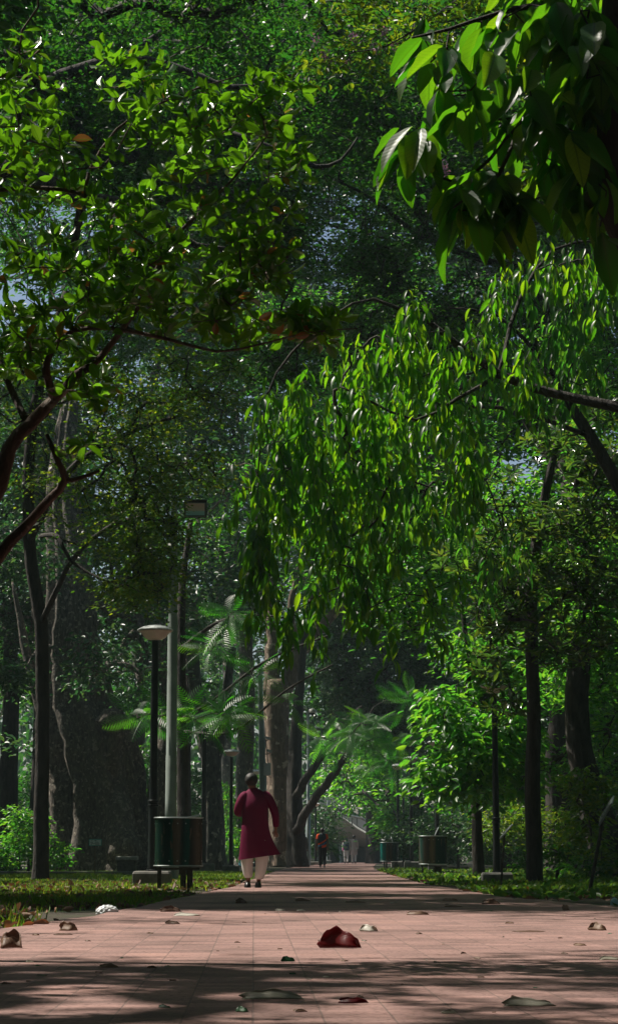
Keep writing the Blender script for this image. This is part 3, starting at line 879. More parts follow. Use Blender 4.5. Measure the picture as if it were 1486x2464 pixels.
t = make_tree('flowering_tree', 'tree with small yellow green leaflets and clusters of pale purple flowers at the top', 'tree', (7.2, 17.5, 0),
              trunk=[((7.2, 17.5, -.05), .16), ((6.4, 17.3, 3), .14), ((4.6, 17, 6.2), .11), (W(1560, -250, 16.4), .09), (W(1300, -200, 16), .06), (W(1100, 0, 16), .02)],
              limbs=[[pt(1100, 0, 16, 10), pt(1020, 55, 16, 6), pt(930, 110, 16, 4), pt(850, 125, 16, 3), pt(740, 160, 16, 2)],
                     [pt(1300, -200, 16, 14), pt(1380, 100, 16.2, 10), pt(1330, 350, 16.3, 7), pt(1200, 480, 16.3, 4)]],
              blobs=[blob(930, 30, 16, 150, 50, .8, 46), blob(1100, 60, 16, 130, 70, .8, 50), blob(1300, 100, 16.3, 150, 130, .8, 60), blob(850, 140, 16, 120, 45, .5, 12), blob(1300, 420, 16.3, 150, 90, .8, 34), blob(760, 160, 16, 40, 20, .3, 4), blob(1250, -150, 16, 300, 120, 1, 60)],
              leaf='oval', lmat=M['leaf_olive'], bmat=M['bark_dark'], size=0.062, per=13, spread=0.085, flat=0.6, r0=0.003, sag=0.05, seed=8, tsides=10)
for (x, y, n_) in [(780, 130, 70), (760, 95, 30), (797, 150, 30), (850, 90, 50), (925, 75, 60), (905, 120, 30), (945, 110, 24), (1068, 400, 60), (1065, 425, 40), (1205, 220, 30), (835, 150, 24), (1200, 340, 30)]:
    flower_cluster(t, W(x, y, 15.9), n_, 0.04)

# hanging strands of long leaves
make_tree('drooping_tree', 'tree with hanging strands of long pointed leaves, bright yellow green at the left', 'tree', (6.2, 23.5, 0),
          trunk=[((6.2, 23.5, -.05), .22), ((6.0, 23.4, 3), .18), (W(1680, 1050, 23), .10), (W(1500, 985, 23), .065), (W(1340, 950, 23), .05), (W(1200, 900, 23), .05), (W(1040, 780, 22.6), .03)],
          limbs=[[pt(1200, 900, 23, 12), pt(1100, 960, 22.5, 9), pt(1000, 1010, 22.3, 7), pt(880, 960, 22, 6), pt(820, 930, 22, 5)],
                 [pt(1040, 780, 22.6, 12), pt(900, 720, 22.3, 9), pt(800, 760, 22, 7), pt(700, 850, 22, 6), pt(640, 960, 22, 5), pt(620, 1150, 22, 4)],
                 [pt(1200, 900, 23, 12), pt(1250, 720, 23.4, 10), pt(1330, 600, 23.6, 8), pt(1430, 580, 23.8, 6)]],
          blobs=[blob(622, 1240, 21.6, 14, 120, .3, 15), blob(700, 1130, 22, 50, 200, .6, 17), blob(790, 1180, 22.2, 60, 230, .8, 25), blob(870, 1080, 22.4, 70, 230, .8, 25), blob(950, 1150, 22.4, 60, 220, .8, 18),
                 blob(880, 820, 21.8, 90, 45, .6, 9), blob(975, 780, 22, 50, 45, .5, 7), blob(1030, 870, 22.4, 80, 110, .8, 14), blob(1090, 1060, 22.6, 90, 160, .8, 18), blob(690, 960, 22, 70, 100, .7, 9),
                 blob(1230, 680, 23.2, 50, 40, .5, 4), blob(1330, 630, 23.3, 70, 40, .6, 7), blob(1440, 650, 23.4, 50, 80, .6, 7), blob(1150, 780, 22.8, 80, 50, .6, 6), blob(750, 1420, 22, 30, 40, .4, 3), blob(1240, 880, 22.8, 50, 30, .5, 4),
                 blob(630, 1360, 21.8, 14, 30, .3, 3), blob(850, 1380, 22.2, 50, 70, .6, 7), blob(575, 1175, 22, 14, 15, .3, 1), blob(700, 1490, 22, 40, 20, .4, 2), blob(900, 1480, 22.3, 50, 30, .5, 2), blob(1010, 1430, 22.4, 50, 40, .5, 2), blob(1110, 1400, 22.5, 40, 60, .5, 3), blob(660, 1440, 21.8, 20, 20, .2, 1)],
          leaf='droop', lmat=M['leaf_mango'], bmat=M['bark_dark'], size=0.18, per=7, r0=0.004, sag=0.08, seed=11, tsides=12)

make_tree('drooping_tree', 'second tree with drooping mid green leaves, filling the right middle behind the first', 'tree', (8.2, 31.5, 0),
          trunk=[((8.2, 31.5, -.05), .24), ((7.6, 31.3, 4), .2), (W(1620, 1350, 31), .12), (W(1420, 1050, 31), .09), (W(1300, 860, 31), .06)],
          limbs=[[pt(1420, 1050, 31, 14), pt(1200, 980, 30.5, 10), pt(1000, 1000, 30, 7), pt(820, 1050, 30, 5)], [pt(1300, 860, 31, 12), pt(1200, 760, 31, 8), pt(1080, 740, 31, 5)]],
          blobs=fill(640, 860, 1080, 1300, 29, 32, 7, 75, 70, 1.2, 8) + fill(1080, 620, 1480, 960, 29, 33, 11, 80, 60, 1.3, 9) + fill(1020, 1080, 1200, 1420, 30, 32, 4, 60, 70, 1, 6),
          leaf='droop', lmat=M['leaf_bright'], bmat=M['bark_dark'], size=0.21, per=7, r0=0.006, sag=0.08, seed=12, tsides=12)

# whorled glossy leaves around the dark trunk on the right
make_tree('whorled_leaf_tree', 'straight dark trunk on the right verge carrying star shaped whorls of glossy leaves', 'tree', W(1283, 2132, 34.5).to_tuple(),
          trunk=[(W(1283, 2136, 34.5), .145), (W(1284, 2100, 34.5), .13), (W(1280, 1900, 34.5), .118), (W(1283, 1700, 34.5), .11), (W(1275, 1500, 34.5), .10), (W(1290, 1300, 34.5), .09), (W(1330, 1100, 34.5), .06), (W(1360, 980, 34.5), .03)],
          limbs=[[pt(1280, 1480, 34.5, 14), pt(1200, 1350, 34, 9), pt(1130, 1290, 33.6, 5)], [pt(1290, 1300, 34.5, 14), pt(1400, 1200, 34.2, 9), pt(1480, 1120, 34, 6)], [pt(1275, 1500, 34.5, 12), pt(1380, 1420, 34.2, 8), pt(1470, 1370, 34, 5)]],
          blobs=[blob(1190, 1170, 33.6, 90, 45, 1.2, 92), blob(1330, 1090, 33.6, 130, 50, 1.4, 120), blob(1440, 1130, 33.6, 80, 70, 1.2, 92), blob(1240, 1260, 33.5, 150, 50, 1.4, 120), blob(1400, 1250, 33.5, 120, 60, 1.4, 112),
                 blob(1130, 1340, 33.4, 90, 40, 1, 48), blob(1290, 1390, 33.4, 150, 60, 1.4, 132), blob(1430, 1400, 33.4, 80, 80, 1.2, 88), blob(1200, 1480, 33.5, 100, 50, 1.2, 68), blob(1370, 1540, 33.6, 130, 70, 1.2, 92), blob(1190, 1600, 33.4, 60, 40, .8, 28), blob(1210, 1700, 33.6, 50, 60, .6, 24),
                 blob(1420, 980, 34, 80, 50, 1, 44), blob(1570, 1250, 34, 80, 250, 1.5, 100)],
          leaf='whorl', lmat=M['leaf_whorl'], bmat=M['bark_dark'], size=0.21, per=7, r0=0.008, sag=0.05, seed=13, tsides=14, zmin=5)

# bright broad-leaved tree
make_tree('bright_green_tree', 'bright green broad leaved tree hanging down to lamp height right of the path', 'tree', W(1150, 2112, 47).to_tuple(),
          trunk=[(W(1150, 2114, 47), .14), (W(1145, 1960, 47), .11), (W(1130, 1750, 47), .09), (W(1120, 1550, 47), .06), (W(1110, 1450, 47), .03)],
          blobs=[blob(1095, 1500, 45, 60, 70, .9, 60), blob(1060, 1620, 45, 45, 60, .8, 40), blob(1120, 1640, 45.5, 90, 90, 1.2, 90), blob(1060, 1740, 45, 60, 70, .9, 60), blob(1130, 1790, 45, 110, 80, 1.2, 110), blob(1200, 1720, 45.6, 70, 110, 1.1, 80), blob(1110, 1880, 45, 90, 50, 1, 50), blob(1030, 1830, 44.8, 28, 60, .5, 20), blob(1160, 1560, 46, 70, 60, 1, 40), blob(1230, 1850, 46, 50, 60, .8, 30), blob(1080, 1410, 45, 60, 60, 1, 50), blob(1170, 1420, 46, 60, 60, 1, 50), blob(1010, 1500, 46, 30, 40, .7, 20)],
          leaf='oval', lmat=M['leaf_bright'], bmat=M['bark_dark'], size=0.19, per=13, spread=0.20, flat=0.8, droop=0.5, r0=0.01, seed=17)

# feathery fronds
make_tree('feathery_tree', 'slender dark tree behind the thick grey pole with long feathery fronds lit bright green', 'tree', W(440, 2108, 50).to_tuple(),
          trunk=[(W(440, 2112, 50), .16), (W(441, 1900, 50), .14), (W(438, 1700, 50), .13), (W(436, 1560, 50), .12), (W(440, 1400, 50), .09), (W(460, 1250, 50), .05)],
          limbs=[[pt(438, 1560, 50, 14), pt(520, 1500, 47, 8), pt(600, 1480, 45, 6), pt(700, 1490, 44.5, 4)],
                 [pt(440, 1730, 50, 10), pt(520, 1680, 47, 7), pt(640, 1590, 46, 6), pt(790, 1530, 46, 5)],
                 [pt(440, 1760, 50, 10), pt(560, 1760, 47, 7), pt(690, 1660, 46, 5), pt(800, 1600, 46, 4)],
                 [pt(440, 1760, 50, 8), pt(380, 1720, 47, 5), pt(320, 1720, 46, 3)]],
          blobs=[blob(480, 1480, 45, 34, 16, .5, 8), blob(560, 1490, 45, 60, 20, .6, 13), blob(650, 1505, 45, 70, 22, .6, 13), blob(720, 1510, 45, 30, 14, .5, 4), blob(580, 1410, 46, 80, 40, .8, 8), blob(500, 1560, 45.6, 40, 30, .5, 4), blob(410, 1722, 45, 40, 8, .4, 4), blob(340, 1722, 45, 30, 8, .4, 2), blob(530, 1720, 45, 50, 16, .5, 7), blob(470, 1740, 45.5, 30, 16, .4, 3),
                 blob(690, 1630, 45, 40, 30, .5, 6), blob(720, 1700, 46, 40, 20, .5, 4), blob(610, 1620, 46, 30, 30, .5, 3)],
          leaf='frond', lmat=M['leaf_frond'], bmat=M['bark_dark'], size=0.70, per=4, r0=0.008, sag=0.05, seed=19, tsides=12)
make_tree('feathery_tree', 'dark forked tree right of the mottled trunk, a feathery limb arching over the path', 'tree', W(716, 2089, 88).to_tuple(),
          trunk=[(W(716, 2092, 88), .42), (W(712, 2030, 88), .34), (W(708, 1900, 88), .30), (W(712, 1760, 88), .25), (W(722, 1640, 88), .18), (W(735, 1500, 88), .12)],
          limbs=[[pt(712, 2010, 88, 26), pt(735, 1955, 87, 22), pt(775, 1900, 86, 20), pt(815, 1845, 85, 17), pt(850, 1790, 84, 14), pt(880, 1740, 83, 8), pt(900, 1700, 82, 4)],
                 [pt(710, 1925, 88, 24), pt(738, 1870, 87, 20), pt(790, 1800, 86, 17), pt(830, 1735, 85, 10), pt(870, 1700, 84, 6)]],
          blobs=[blob(830, 1770, 80, 60, 25, 1, 12), blob(890, 1745, 80, 45, 12, .8, 9), blob(910, 1790, 80, 50, 16, .8, 8), blob(980, 1670, 82, 30, 20, .6, 4), blob(930, 1840, 82, 50, 20, .8, 6)],
          leaf='frond', lmat=M['leaf_frond'], bmat=M['bark_dark'], size=1.0, per=4, r0=0.012, sag=0.05, seed=23, tsides=14, amp=0.12, flare=0.2)

# ------------------------------------------------------------------ big trees further back
make_tree('rain_tree', 'tall straight dark trunk on the left lawn under a low dark crown', 'tree', W(95, 2121, 40).to_tuple(),
          trunk=[(W(95, 2124, 40), .20), (W(98, 2080, 40), .155), (W(100, 1900, 40), .14), (W(101, 1700, 40), .13), (W(98, 1500, 40), .13), (W(70, 1300, 40), .12), (W(80, 1000, 40), .10), (W(160, 700, 40), .07)],
          limbs=[[pt(98, 1500, 40, 16), pt(180, 1340, 38.5, 12), pt(300, 1250, 37, 9), pt(420, 1260, 36, 5)], [pt(70, 1300, 40, 20), pt(160, 1140, 38, 16), pt(290, 1050, 37, 12), pt(430, 1000, 36, 8)],
                 [pt(100, 1290, 38, 12), pt(140, 1290, 37, 12), pt(170, 1350, 37, 9), pt(260, 1400, 36.5, 6), pt(320, 1390, 36, 4)]],
          blobs=[blob(120, 960, 38, 200, 180, 2.2, 120), blob(330, 1080, 37, 130, 160, 2, 150), blob(180, 1230, 37, 200, 120, 2, 150), blob(370, 1280, 36.5, 75, 150, 1.5, 110), blob(90, 1400, 37, 130, 90, 1.8, 80), blob(300, 1420, 36.5, 110, 50, 1.2, 60), blob(480, 930, 37, 120, 110, 1.6, 80), blob(470, 1130, 37, 70, 110, 1.3, 50), blob(230, 1560, 37.5, 110, 60, 1, 30)],
          leaf='small', lmat=M['leaf_olive'], bmat=M['bark_dark'], size=0.085, per=46, spread=0.20, r0=0.009, seed=29, tsides=14)
make_tree('rain_tree', 'massive tree spreading thick black limbs across the top left of the picture', 'tree', (-9.5, 44, 0),
          trunk=[((-9.5, 44, -.05), .7), ((-9.3, 44, 4), .55), ((-8.8, 44, 8), .5), (W(-150, 1100, 43), .45), (W(-50, 900, 42), .35)],
          limbs=[[pt(-150, 1100, 43, 70), pt(-120, 700, 38, 60), pt(-20, 430, 34, 50), pt(90, 430, 33, 46), pt(200, 480, 32.5, 40), pt(330, 500, 32, 28), pt(470, 590, 32, 18), pt(600, 600, 32, 10)],
                 [pt(-120, 700, 38, 50), pt(60, 260, 36, 34), pt(190, 170, 36, 34), pt(300, 140, 36, 28), pt(420, 160, 36, 20), pt(560, 210, 36, 14), pt(700, 180, 36, 8)],
                 [pt(300, 140, 36, 20), pt(450, 30, 36, 14), pt(600, -80, 36, 8)], [pt(560, 320, 36, 12), pt(690, 370, 36, 16), pt(760, 400, 36, 12), pt(820, 385, 36, 8), pt(860, 330, 36, 5)],
                 [pt(200, 480, 32.5, 24), pt(180, 620, 34, 18), pt(240, 740, 35, 12), pt(330, 800, 35, 8)]],
          blobs=fill(-50, -60, 850, 420, 36, 44, 30, 130, 80, 2.2, 46) + fill(-50, 420, 700, 880, 38, 46, 22, 130, 90, 2.2, 46) + [((x_, y_, 13 + 2.5 * random.random()), (1.5, 1.6, .8), 60) for x_, y_ in ((-5, 28), (-3.5, 29.5), (-1.5, 29), (0.5, 29.5), (2.5, 29), (3.8, 31.5), (-2.5, 31.5), (0, 33), (1.4, 36), (-6, 33), (-5, 30), (-3, 34), (-1, 31), (1.2, 33.5), (-4.2, 27), (-2, 37.5), (0.5, 38), (2.6, 30.5), (3.6, 35), (-6, 36), (-7, 31))],
          leaf='small', lmat=M['leaf_small'], bmat=M['bark_dark'], size=0.10, per=44, spread=0.24, r0=0.01, seed=31, tsides=20, amp=.12, flare=.3)
make_tree('rain_tree', 'tall tree with fine dark feathery foliage filling the top centre of the picture', 'tree', (11.5, 52, 0),
          trunk=[((11.5, 52, -.05), .6), ((11, 52, 6), .45), (W(1700, 900, 52), .4), (W(1500, 500, 52), .3), (W(1300, 250, 51), .2), (W(1000, 80, 50), .1)],
          limbs=[[pt(1500, 500, 52, 34), pt(1330, 640, 50, 24), pt(1150, 620, 49, 18), pt(1000, 560, 48, 14), pt(900, 480, 48, 9), pt(800, 430, 48, 5)],
                 [pt(1330, 640, 50, 20), pt(1250, 780, 50, 14), pt(1100, 800, 50, 9)]],
          blobs=fill(650, -60, 1250, 850, 46, 54, 40, 110, 90, 2.6, 44) + fill(1200, 0, 1520, 900, 48, 56, 22, 110, 100, 2.6, 40),
          leaf='small', lmat=M['leaf_small'], bmat=M['bark_dark'], size=0.11, per=44, spread=0.28, r0=0.012, seed=37, tsides=16)
make_tree('shade_tree', 'tree with oval leaves filling the right middle of the picture behind the whorled leaves', 'tree', W(1440, 2118, 43).to_tuple(),
          trunk=[(W(1480, 2124, 43), .42), (W(1462, 2060, 43), .36), (W(1430, 1950, 43), .31), (W(1400, 1850, 43), .28), (W(1385, 1700, 43), .25), (W(1400, 1450, 43), .22), (W(1370, 1200, 44), .18), (W(1340, 980, 45), .14)],
          limbs=[[pt(1370, 1200, 44, 22), pt(1250, 1000, 45, 16), pt(1130, 950, 45, 10)], [pt(1400, 1450, 43, 22), pt(1480, 1350, 43, 14)], [pt(1400, 1470, 43, 18), pt(1250, 1330, 44, 14), pt(1130, 1250, 45, 9), pt(1060, 1180, 45, 5)],
                 [pt(1340, 980, 45, 24), pt(1400, 960, 44, 22), pt(1480, 1010, 43, 18)]],
          blobs=fill(1060, 780, 1500, 1450, 42, 48, 34, 90, 80, 2, 34) + fill(640, 900, 1080, 1480, 42, 47, 26, 80, 80, 1.6, 30) + fill(1080, 1250, 1240, 1650, 46, 49, 8, 50, 70, 1.4, 30) + fill(1300, 1400, 1500, 1900, 42, 50, 16, 90, 70, 1.6, 26) + fill(1200, 1350, 1350, 1800, 48, 52, 7, 60, 70, 1.5, 26),
          leaf='oval', lmat=M['leaf_bright'], bmat=M['bark_dark'], size=0.13, per=22, spread=0.24, r0=0.012, seed=41, tsides=18, amp=.06, flare=.1)
make_tree('mottled_tree', 'large pale trunk with peeling mottled bark, forked above the man in maroon', 'tree', W(682, 2086, 92).to_tuple(),
          trunk=[(W(682, 2090, 92), .82), (W(680, 2060, 92), .62), (W(676, 1950, 92), .53), (W(668, 1820, 92), .50), (W(664, 1720, 92), .52), (W(668, 1640, 92), .56)],
          limbs=[[pt(655, 1670, 92, 44), pt(652, 1600, 92, 34), pt(655, 1500, 92, 28), pt(640, 1350, 92, 22), pt(600, 1150, 92, 14), pt(560, 950, 92, 8)],
                 [pt(680, 1670, 92, 44), pt(712, 1590, 92, 36), pt(740, 1540, 92, 32), pt(800, 1480, 92, 24), pt(880, 1380, 91, 16), pt(950, 1250, 90, 9)],
                 [pt(705, 1610, 92, 26), pt(706, 1540, 92, 24), pt(700, 1450, 92, 16), pt(740, 1300, 92, 9)]],
          blobs=fill(430, 700, 1100, 1420, 84, 96, 44, 90, 60, 4, 34),
          leaf='oval', lmat=M['leaf_bright'], bmat=M['bark_pale'], size=0.24, per=20, spread=0.42, r0=0.02, seed=43, tsides=28, lobes=5, amp=.07, flare=.12, zmin=12)
make_tree('fig_tree', 'huge old fig tree at the left with a fluted trunk and broken side limb', 'tree', W(240, 2100, 62).to_tuple(),
          trunk=[(W(245, 2105, 62), 1.85), (W(245, 2085, 62), 1.5), (W(242, 2030, 62), 1.25), (W(236, 1950, 62), 1.13), (W(226, 1850, 62), 1.12), (W(212, 1780, 62), 1.15), (W(190, 1720, 62), 1.05), (W(170, 1600, 62), .85), (W(165, 1400, 62), .6), (W(150, 1150, 63), .4), (W(170, 950, 64), .2)],
          limbs=[[pt(262, 1860, 61.2, 50), pt(272, 1790, 61, 46), pt(275, 1745, 61, 52), pt(262, 1722, 60.8, 60), pt(250, 1708, 60.8, 8)],
                 [pt(272, 1760, 61, 30), pt(300, 1740, 61, 26), pt(322, 1765, 61, 4)],
                 [pt(300, 2070, 60.6, 90), pt(288, 1980, 61, 70), pt(280, 1880, 61.4, 60), pt(272, 1790, 61.4, 50)],
                 [pt(150, 1850, 62, 40), pt(125, 1790, 62, 34), pt(100, 1700, 62, 30), pt(60, 1550, 62, 22), pt(30, 1400, 62, 5)],
                 
                 [pt(362, 2095, 62, 70), pt(372, 1980, 62, 60), pt(392, 1850, 62, 46), pt(405, 1700, 62, 40), pt(380, 1500, 62, 30)]],
          blobs=fill(-40, 1250, 420, 1620, 57, 68, 24, 90, 60, 2.4, 34) + fill(-30, 1600, 130, 1800, 55, 62, 6, 60, 50, 1.2, 26),
          leaf='oval', lmat=M['leaf_teal'], bmat=M['bark_fig'], size=0.17, per=20, spread=0.34, r0=0.015, seed=47, tsides=72, lobes=9, amp=.15, flare=.16, zmin=8)
make_tree('speckled_trunk_tree', 'dark speckled trunk with a knot left of the man in maroon, forked at half height', 'tree', W(512, 2092, 74).to_tuple(),
          trunk=[(W(512, 2096, 74), .46), (W(514, 2040, 74), .40), (W(512, 1950, 74), .36), (W(508, 1860, 74), .34), (W(502, 1800, 74), .36), (W(480, 1700, 74), .27), (W(465, 1600, 74), .22), (W(470, 1450, 74), .15)],
          limbs=[[pt(512, 1850, 74, 34), pt(528, 1790, 74, 26), pt(540, 1700, 74, 22), pt(560, 1560, 74, 16)]],
          blobs=fill(380, 1300, 620, 1560, 70, 78, 9, 60, 60, 2, 30),
          leaf='oval', lmat=M['leaf_teal'], bmat=M['bark_grey'], size=0.2, per=18, spread=0.36, r0=0.015, seed=53, tsides=22, amp=.06, zmin=8)
for i, (x, w_, yb, Yd, lab) in enumerate([(592, 46, 2084, 100, 'broad dusky trunk directly behind the man in maroon'), (545, 30, 2081, 112, 'grey hazy trunk seen between the feathery fronds'), (24, 44, 2092, 70, 'dark trunk at the left edge behind the red flowers'),
                                         (452, 22, 2088, 85, 'thin dark trunk just right of the thick grey pole'), (1340, 60, 2098, 62, 'dark broad trunk in the bushes right of the whorled leaf tree'), (1215, 30, 2094, 70, 'thin dark trunk behind the near right lamp post'), (805, 20, 2074, 150, 'slim trunk far down the path left of the footbridge')]):
    make_tree('background_tree', lab, 'tree', W(x, yb, Yd).to_tuple(),
              trunk=[pt(x, yb + 4, Yd, w_ * 1.3), pt(x, yb - 40, Yd, w_), pt(x - 3, 1850, Yd, w_ * .9), pt(x + 4, 1650, Yd, w_ * .8), pt(x - 6, 1450, Yd, w_ * .6)],
              blobs=fill(x - 90, 1300, x + 90, 1560, Yd - 4, Yd + 4, 5, 60, 60, 2.5, 26),
              leaf='oval', lmat=M['leaf_teal'], bmat=M['bark_grey'] if i < 2 else M['bark_dark'], size=0.24, per=18, spread=0.45, r0=0.02, seed=60 + i, tsides=16, zmin=8, group='tall trees standing behind the lawn')

make_tree('dense_tree', 'dense dark small leaved tree hanging low over the far end of the path', 'tree', W(985, 2082, 108).to_tuple(),
          trunk=[(W(1010, 2085, 108), .4), (W(1005, 1950, 108), .3), (W(985, 1750, 108), .25), (W(960, 1600, 108), .15)],
          blobs=[blob(930, 1600, 96, 130, 80, 4, 130), blob(860, 1680, 96, 90, 70, 3, 90), blob(960, 1720, 96, 90, 80, 3.5, 110), blob(1020, 1640, 98, 60, 90, 3, 70), blob(800, 1600, 98, 70, 60, 3, 50), blob(980, 1800, 97, 70, 50, 3, 50), blob(880, 1500, 97, 160, 50, 3.5, 80)],
          leaf='oval', lmat=M['leaf_teal'], bmat=M['bark_dark'], size=0.20, per=30, spread=0.42, r0=0.02, seed=71)
make_tree('sunlit_tree', 'sunlit yellow green tree above the footbridge at the end of the path', 'tree', W(890, 2077, 125).to_tuple(),
          trunk=[(W(950, 2077, 138), .3), (W(950, 1960, 136), .22), (W(900, 1850, 130), .12)],
          blobs=[blob(870, 1870, 122, 70, 45, 3, 60), blob(900, 1830, 122, 50, 30, 2.5, 40), blob(810, 1860, 124, 50, 60, 3, 40), blob(930, 1910, 120, 40, 50, 2, 34), blob(850, 1920, 118, 30, 22, 1, 12), blob(940, 1970, 112, 34, 40, 1.5, 40)],
          leaf='oval', lmat=M['leaf_bright'], bmat=M['bark_dark'], size=0.30, per=16, spread=0.45, r0=0.03, seed=73)


def bush(name, label, blobs, lmat, size, per=18, spread=0.16, group=None, base=None, seed=0, leaf='oval', bm=None):
    (c, r, n) = blobs[0]
    b0 = (c[0], c[1], 0)
    cen = [b for b in blobs]
    return make_tree(name, label, 'shrub', b0, trunk=[((c[0], c[1], -.03), .05), ((c[0], c[1], max(.15, c[2] * .5)), .03)], blobs=cen, leaf=leaf, lmat=lmat, bmat=bm or M['bark_dark'], size=size, per=per, spread=spread, r0=0.006, sag=0.05, group=group, seed=seed, tsides=8)


bush('shrub', 'reddish green rounded shrub behind the near right lamp post', [blob(1200, 1990, 52, 60, 55, .9, 60), blob(1250, 1970, 52, 50, 45, .8, 50), blob(1340, 2000, 53, 70, 60, .9, 60)], M['leaf_olive'], 0.09, 22, .16, seed=81)
bush('shrub', 'dusky shrub behind the open lidded bin on the right', [blob(1100, 1990, 66, 60, 45, .9, 70), blob(1160, 2020, 60, 50, 50, .8, 60), blob(1050, 2010, 68, 50, 50, 1, 50)], M['leaf_teal'], 0.13, 20, .2, seed=82)
bush('shrub', 'dusky shrub behind the two lamp posts at the right path edge', [blob(970, 2020, 84, 60, 40, 1, 70), blob(1000, 1980, 86, 40, 50, 1, 50), blob(930, 2040, 92, 30, 22, .8, 30)], M['leaf_teal'], 0.15, 20, .24, seed=83)
bush('shrub', 'leafy shrub around the leaning trunk at the right edge', [blob(1420, 1900, 40, 60, 60, .7, 50), blob(1390, 2000, 41, 40, 60, .6, 30), blob(1460, 2060, 39, 40, 50, .5, 24)], M['leaf_olive'], 0.11, 18, .16, seed=84)
b_ = bush('flowering_shrub', 'dark green shrub with a few pink flowers between the left trunks', [blob(70, 2020, 58, 50, 60, .9, 70), blob(140, 2060, 56, 30, 35, .6, 20), blob(10, 2060, 58, 50, 45, .8, 50), blob(60, 1965, 58, 40, 30, .6, 24)], M['leaf_bright'], 0.12, 18, .16, seed=85)
for (x, y) in [(75, 1963), (70, 1960), (80, 1966), (92, 1990), (84, 2045), (10, 1990)]: flower_cluster(b_, W(x, y, 56.5), 10, .05, M['petal_red'])
bush('shrub', 'sunlit shrub behind the third lamp post on the left', [blob(560, 1960, 100, 30, 50, 1, 30), blob(565, 2030, 98, 34, 36, 1, 50), blob(540, 1910, 102, 20, 30, 1, 20)], M['leaf_bright'], 0.2, 18, .28, seed=86)
bush('shrub', 'dark shrub in the gap between the fig tree and the grey pole', [blob(455, 2000, 92, 30, 50, 1, 40), blob(470, 1900, 94, 30, 60, 1, 40), blob(350, 1850, 80, 60, 70, 1.2, 60), blob(330, 1680, 84, 80, 70, 1.6, 90)], M['leaf_small'], 0.18, 20, .3, seed=87)
bush('shrub', 'dark shrub behind the people at the far left path edge', [blob(760, 2020, 110, 40, 50, 1.2, 50), blob(790, 1990, 120, 40, 60, 1.2, 50), blob(735, 1960, 115, 30, 50, 1, 30)], M['leaf_teal'], 0.22, 18, .3, seed=88)
bush('shrub', 'leafy shrub at the foot of the whorled leaf tree', [blob(1340, 2060, 40, 50, 40, .5, 24), blob(1260, 2070, 46, 36, 30, .5, 16), blob(1400, 2090, 38, 50, 26, .4, 16)], M['leaf_small'], 0.11, 14, .16, seed=89)

# tall trees closing the view behind everything else
for i, (x, yb, Yd, x0, y0, x1, y1, nb, mt, lab) in enumerate([
        (140, 2094, 74, -90, 950, 480, 1480, 34, 'leaf_teal', 'dark tree behind the fig tree with its crown at the left edge'),
        (330, 2085, 96, -60, 300, 620, 1700, 90, 'leaf_small', 'tall dark tree behind the left lawn filling the gap behind the fig tree'),
        (1330, 2085, 98, 950, 200, 1540, 1700, 76, 'leaf_small', 'tall dark tree behind the right hand bushes'),
        (640, 2080, 118, 350, -150, 1150, 1300, 150, 'leaf_teal', 'tallest tree at the back, its crown filling the upper middle'),
        (90, 2088, 80, -100, -100, 560, 1300, 120, 'leaf_small', 'tall dark tree at the back of the upper left corner'),
        (1180, 2082, 112, 900, -150, 1540, 700, 50, 'leaf_teal', 'tall tree at the back of the upper right corner'),
        (1450, 2090, 72, 1250, 1300, 1530, 2030, 34, 'leaf_small', 'dark bushy tree right of the leaning trunk'),
        (900, 2078, 128, 560, 1250, 1150, 1750, 40, 'leaf_teal', 'hazy tree far behind the footbridge')]):
    k_ = Yd / 50
    make_tree('tall_tree', lab, 'tree', W(x, yb, Yd).to_tuple(),
              trunk=[pt(x, yb + 3, Yd, 40), pt(x, 1900, Yd, 32), pt(x + 10, 1500, Yd, 26), pt(x - 10, 1100, Yd, 18)],
              blobs=fill(x0, y0, x1, y1, Yd - 5, Yd + 6, nb, 100, 75, 2.2 * k_, 26),
              leaf='oval', lmat=M[mt], bmat=M['bark_dark'], size=0.15 * k_, per=20, spread=0.30 * k_, r0=0.02, seed=90 + i, tsides=12, zmin=6, twig_sides=3)

for i, (x0, x1, y0, Yd, nb, mt, lab) in enumerate([(-60, 330, 1860, 96, 16, 'leaf_small', 'long dark hedge behind the fig tree'), (330, 660, 1900, 112, 16, 'leaf_teal', 'hedge behind the speckled trunk and the man in maroon'),
                                                  (1040, 1290, 1900, 104, 14, 'leaf_small', 'dark hedge behind the right hand lamp posts'), (1280, 1540, 1880, 90, 14, 'leaf_teal', 'dark hedge behind the trunks at the right edge')]):
    bush('hedge', lab, fill(x0, y0, x1, 2065, Yd - 1, Yd + 2, nb, 40, 34, 1, 34), M[mt], 0.22, 20, .34, seed=150 + i)

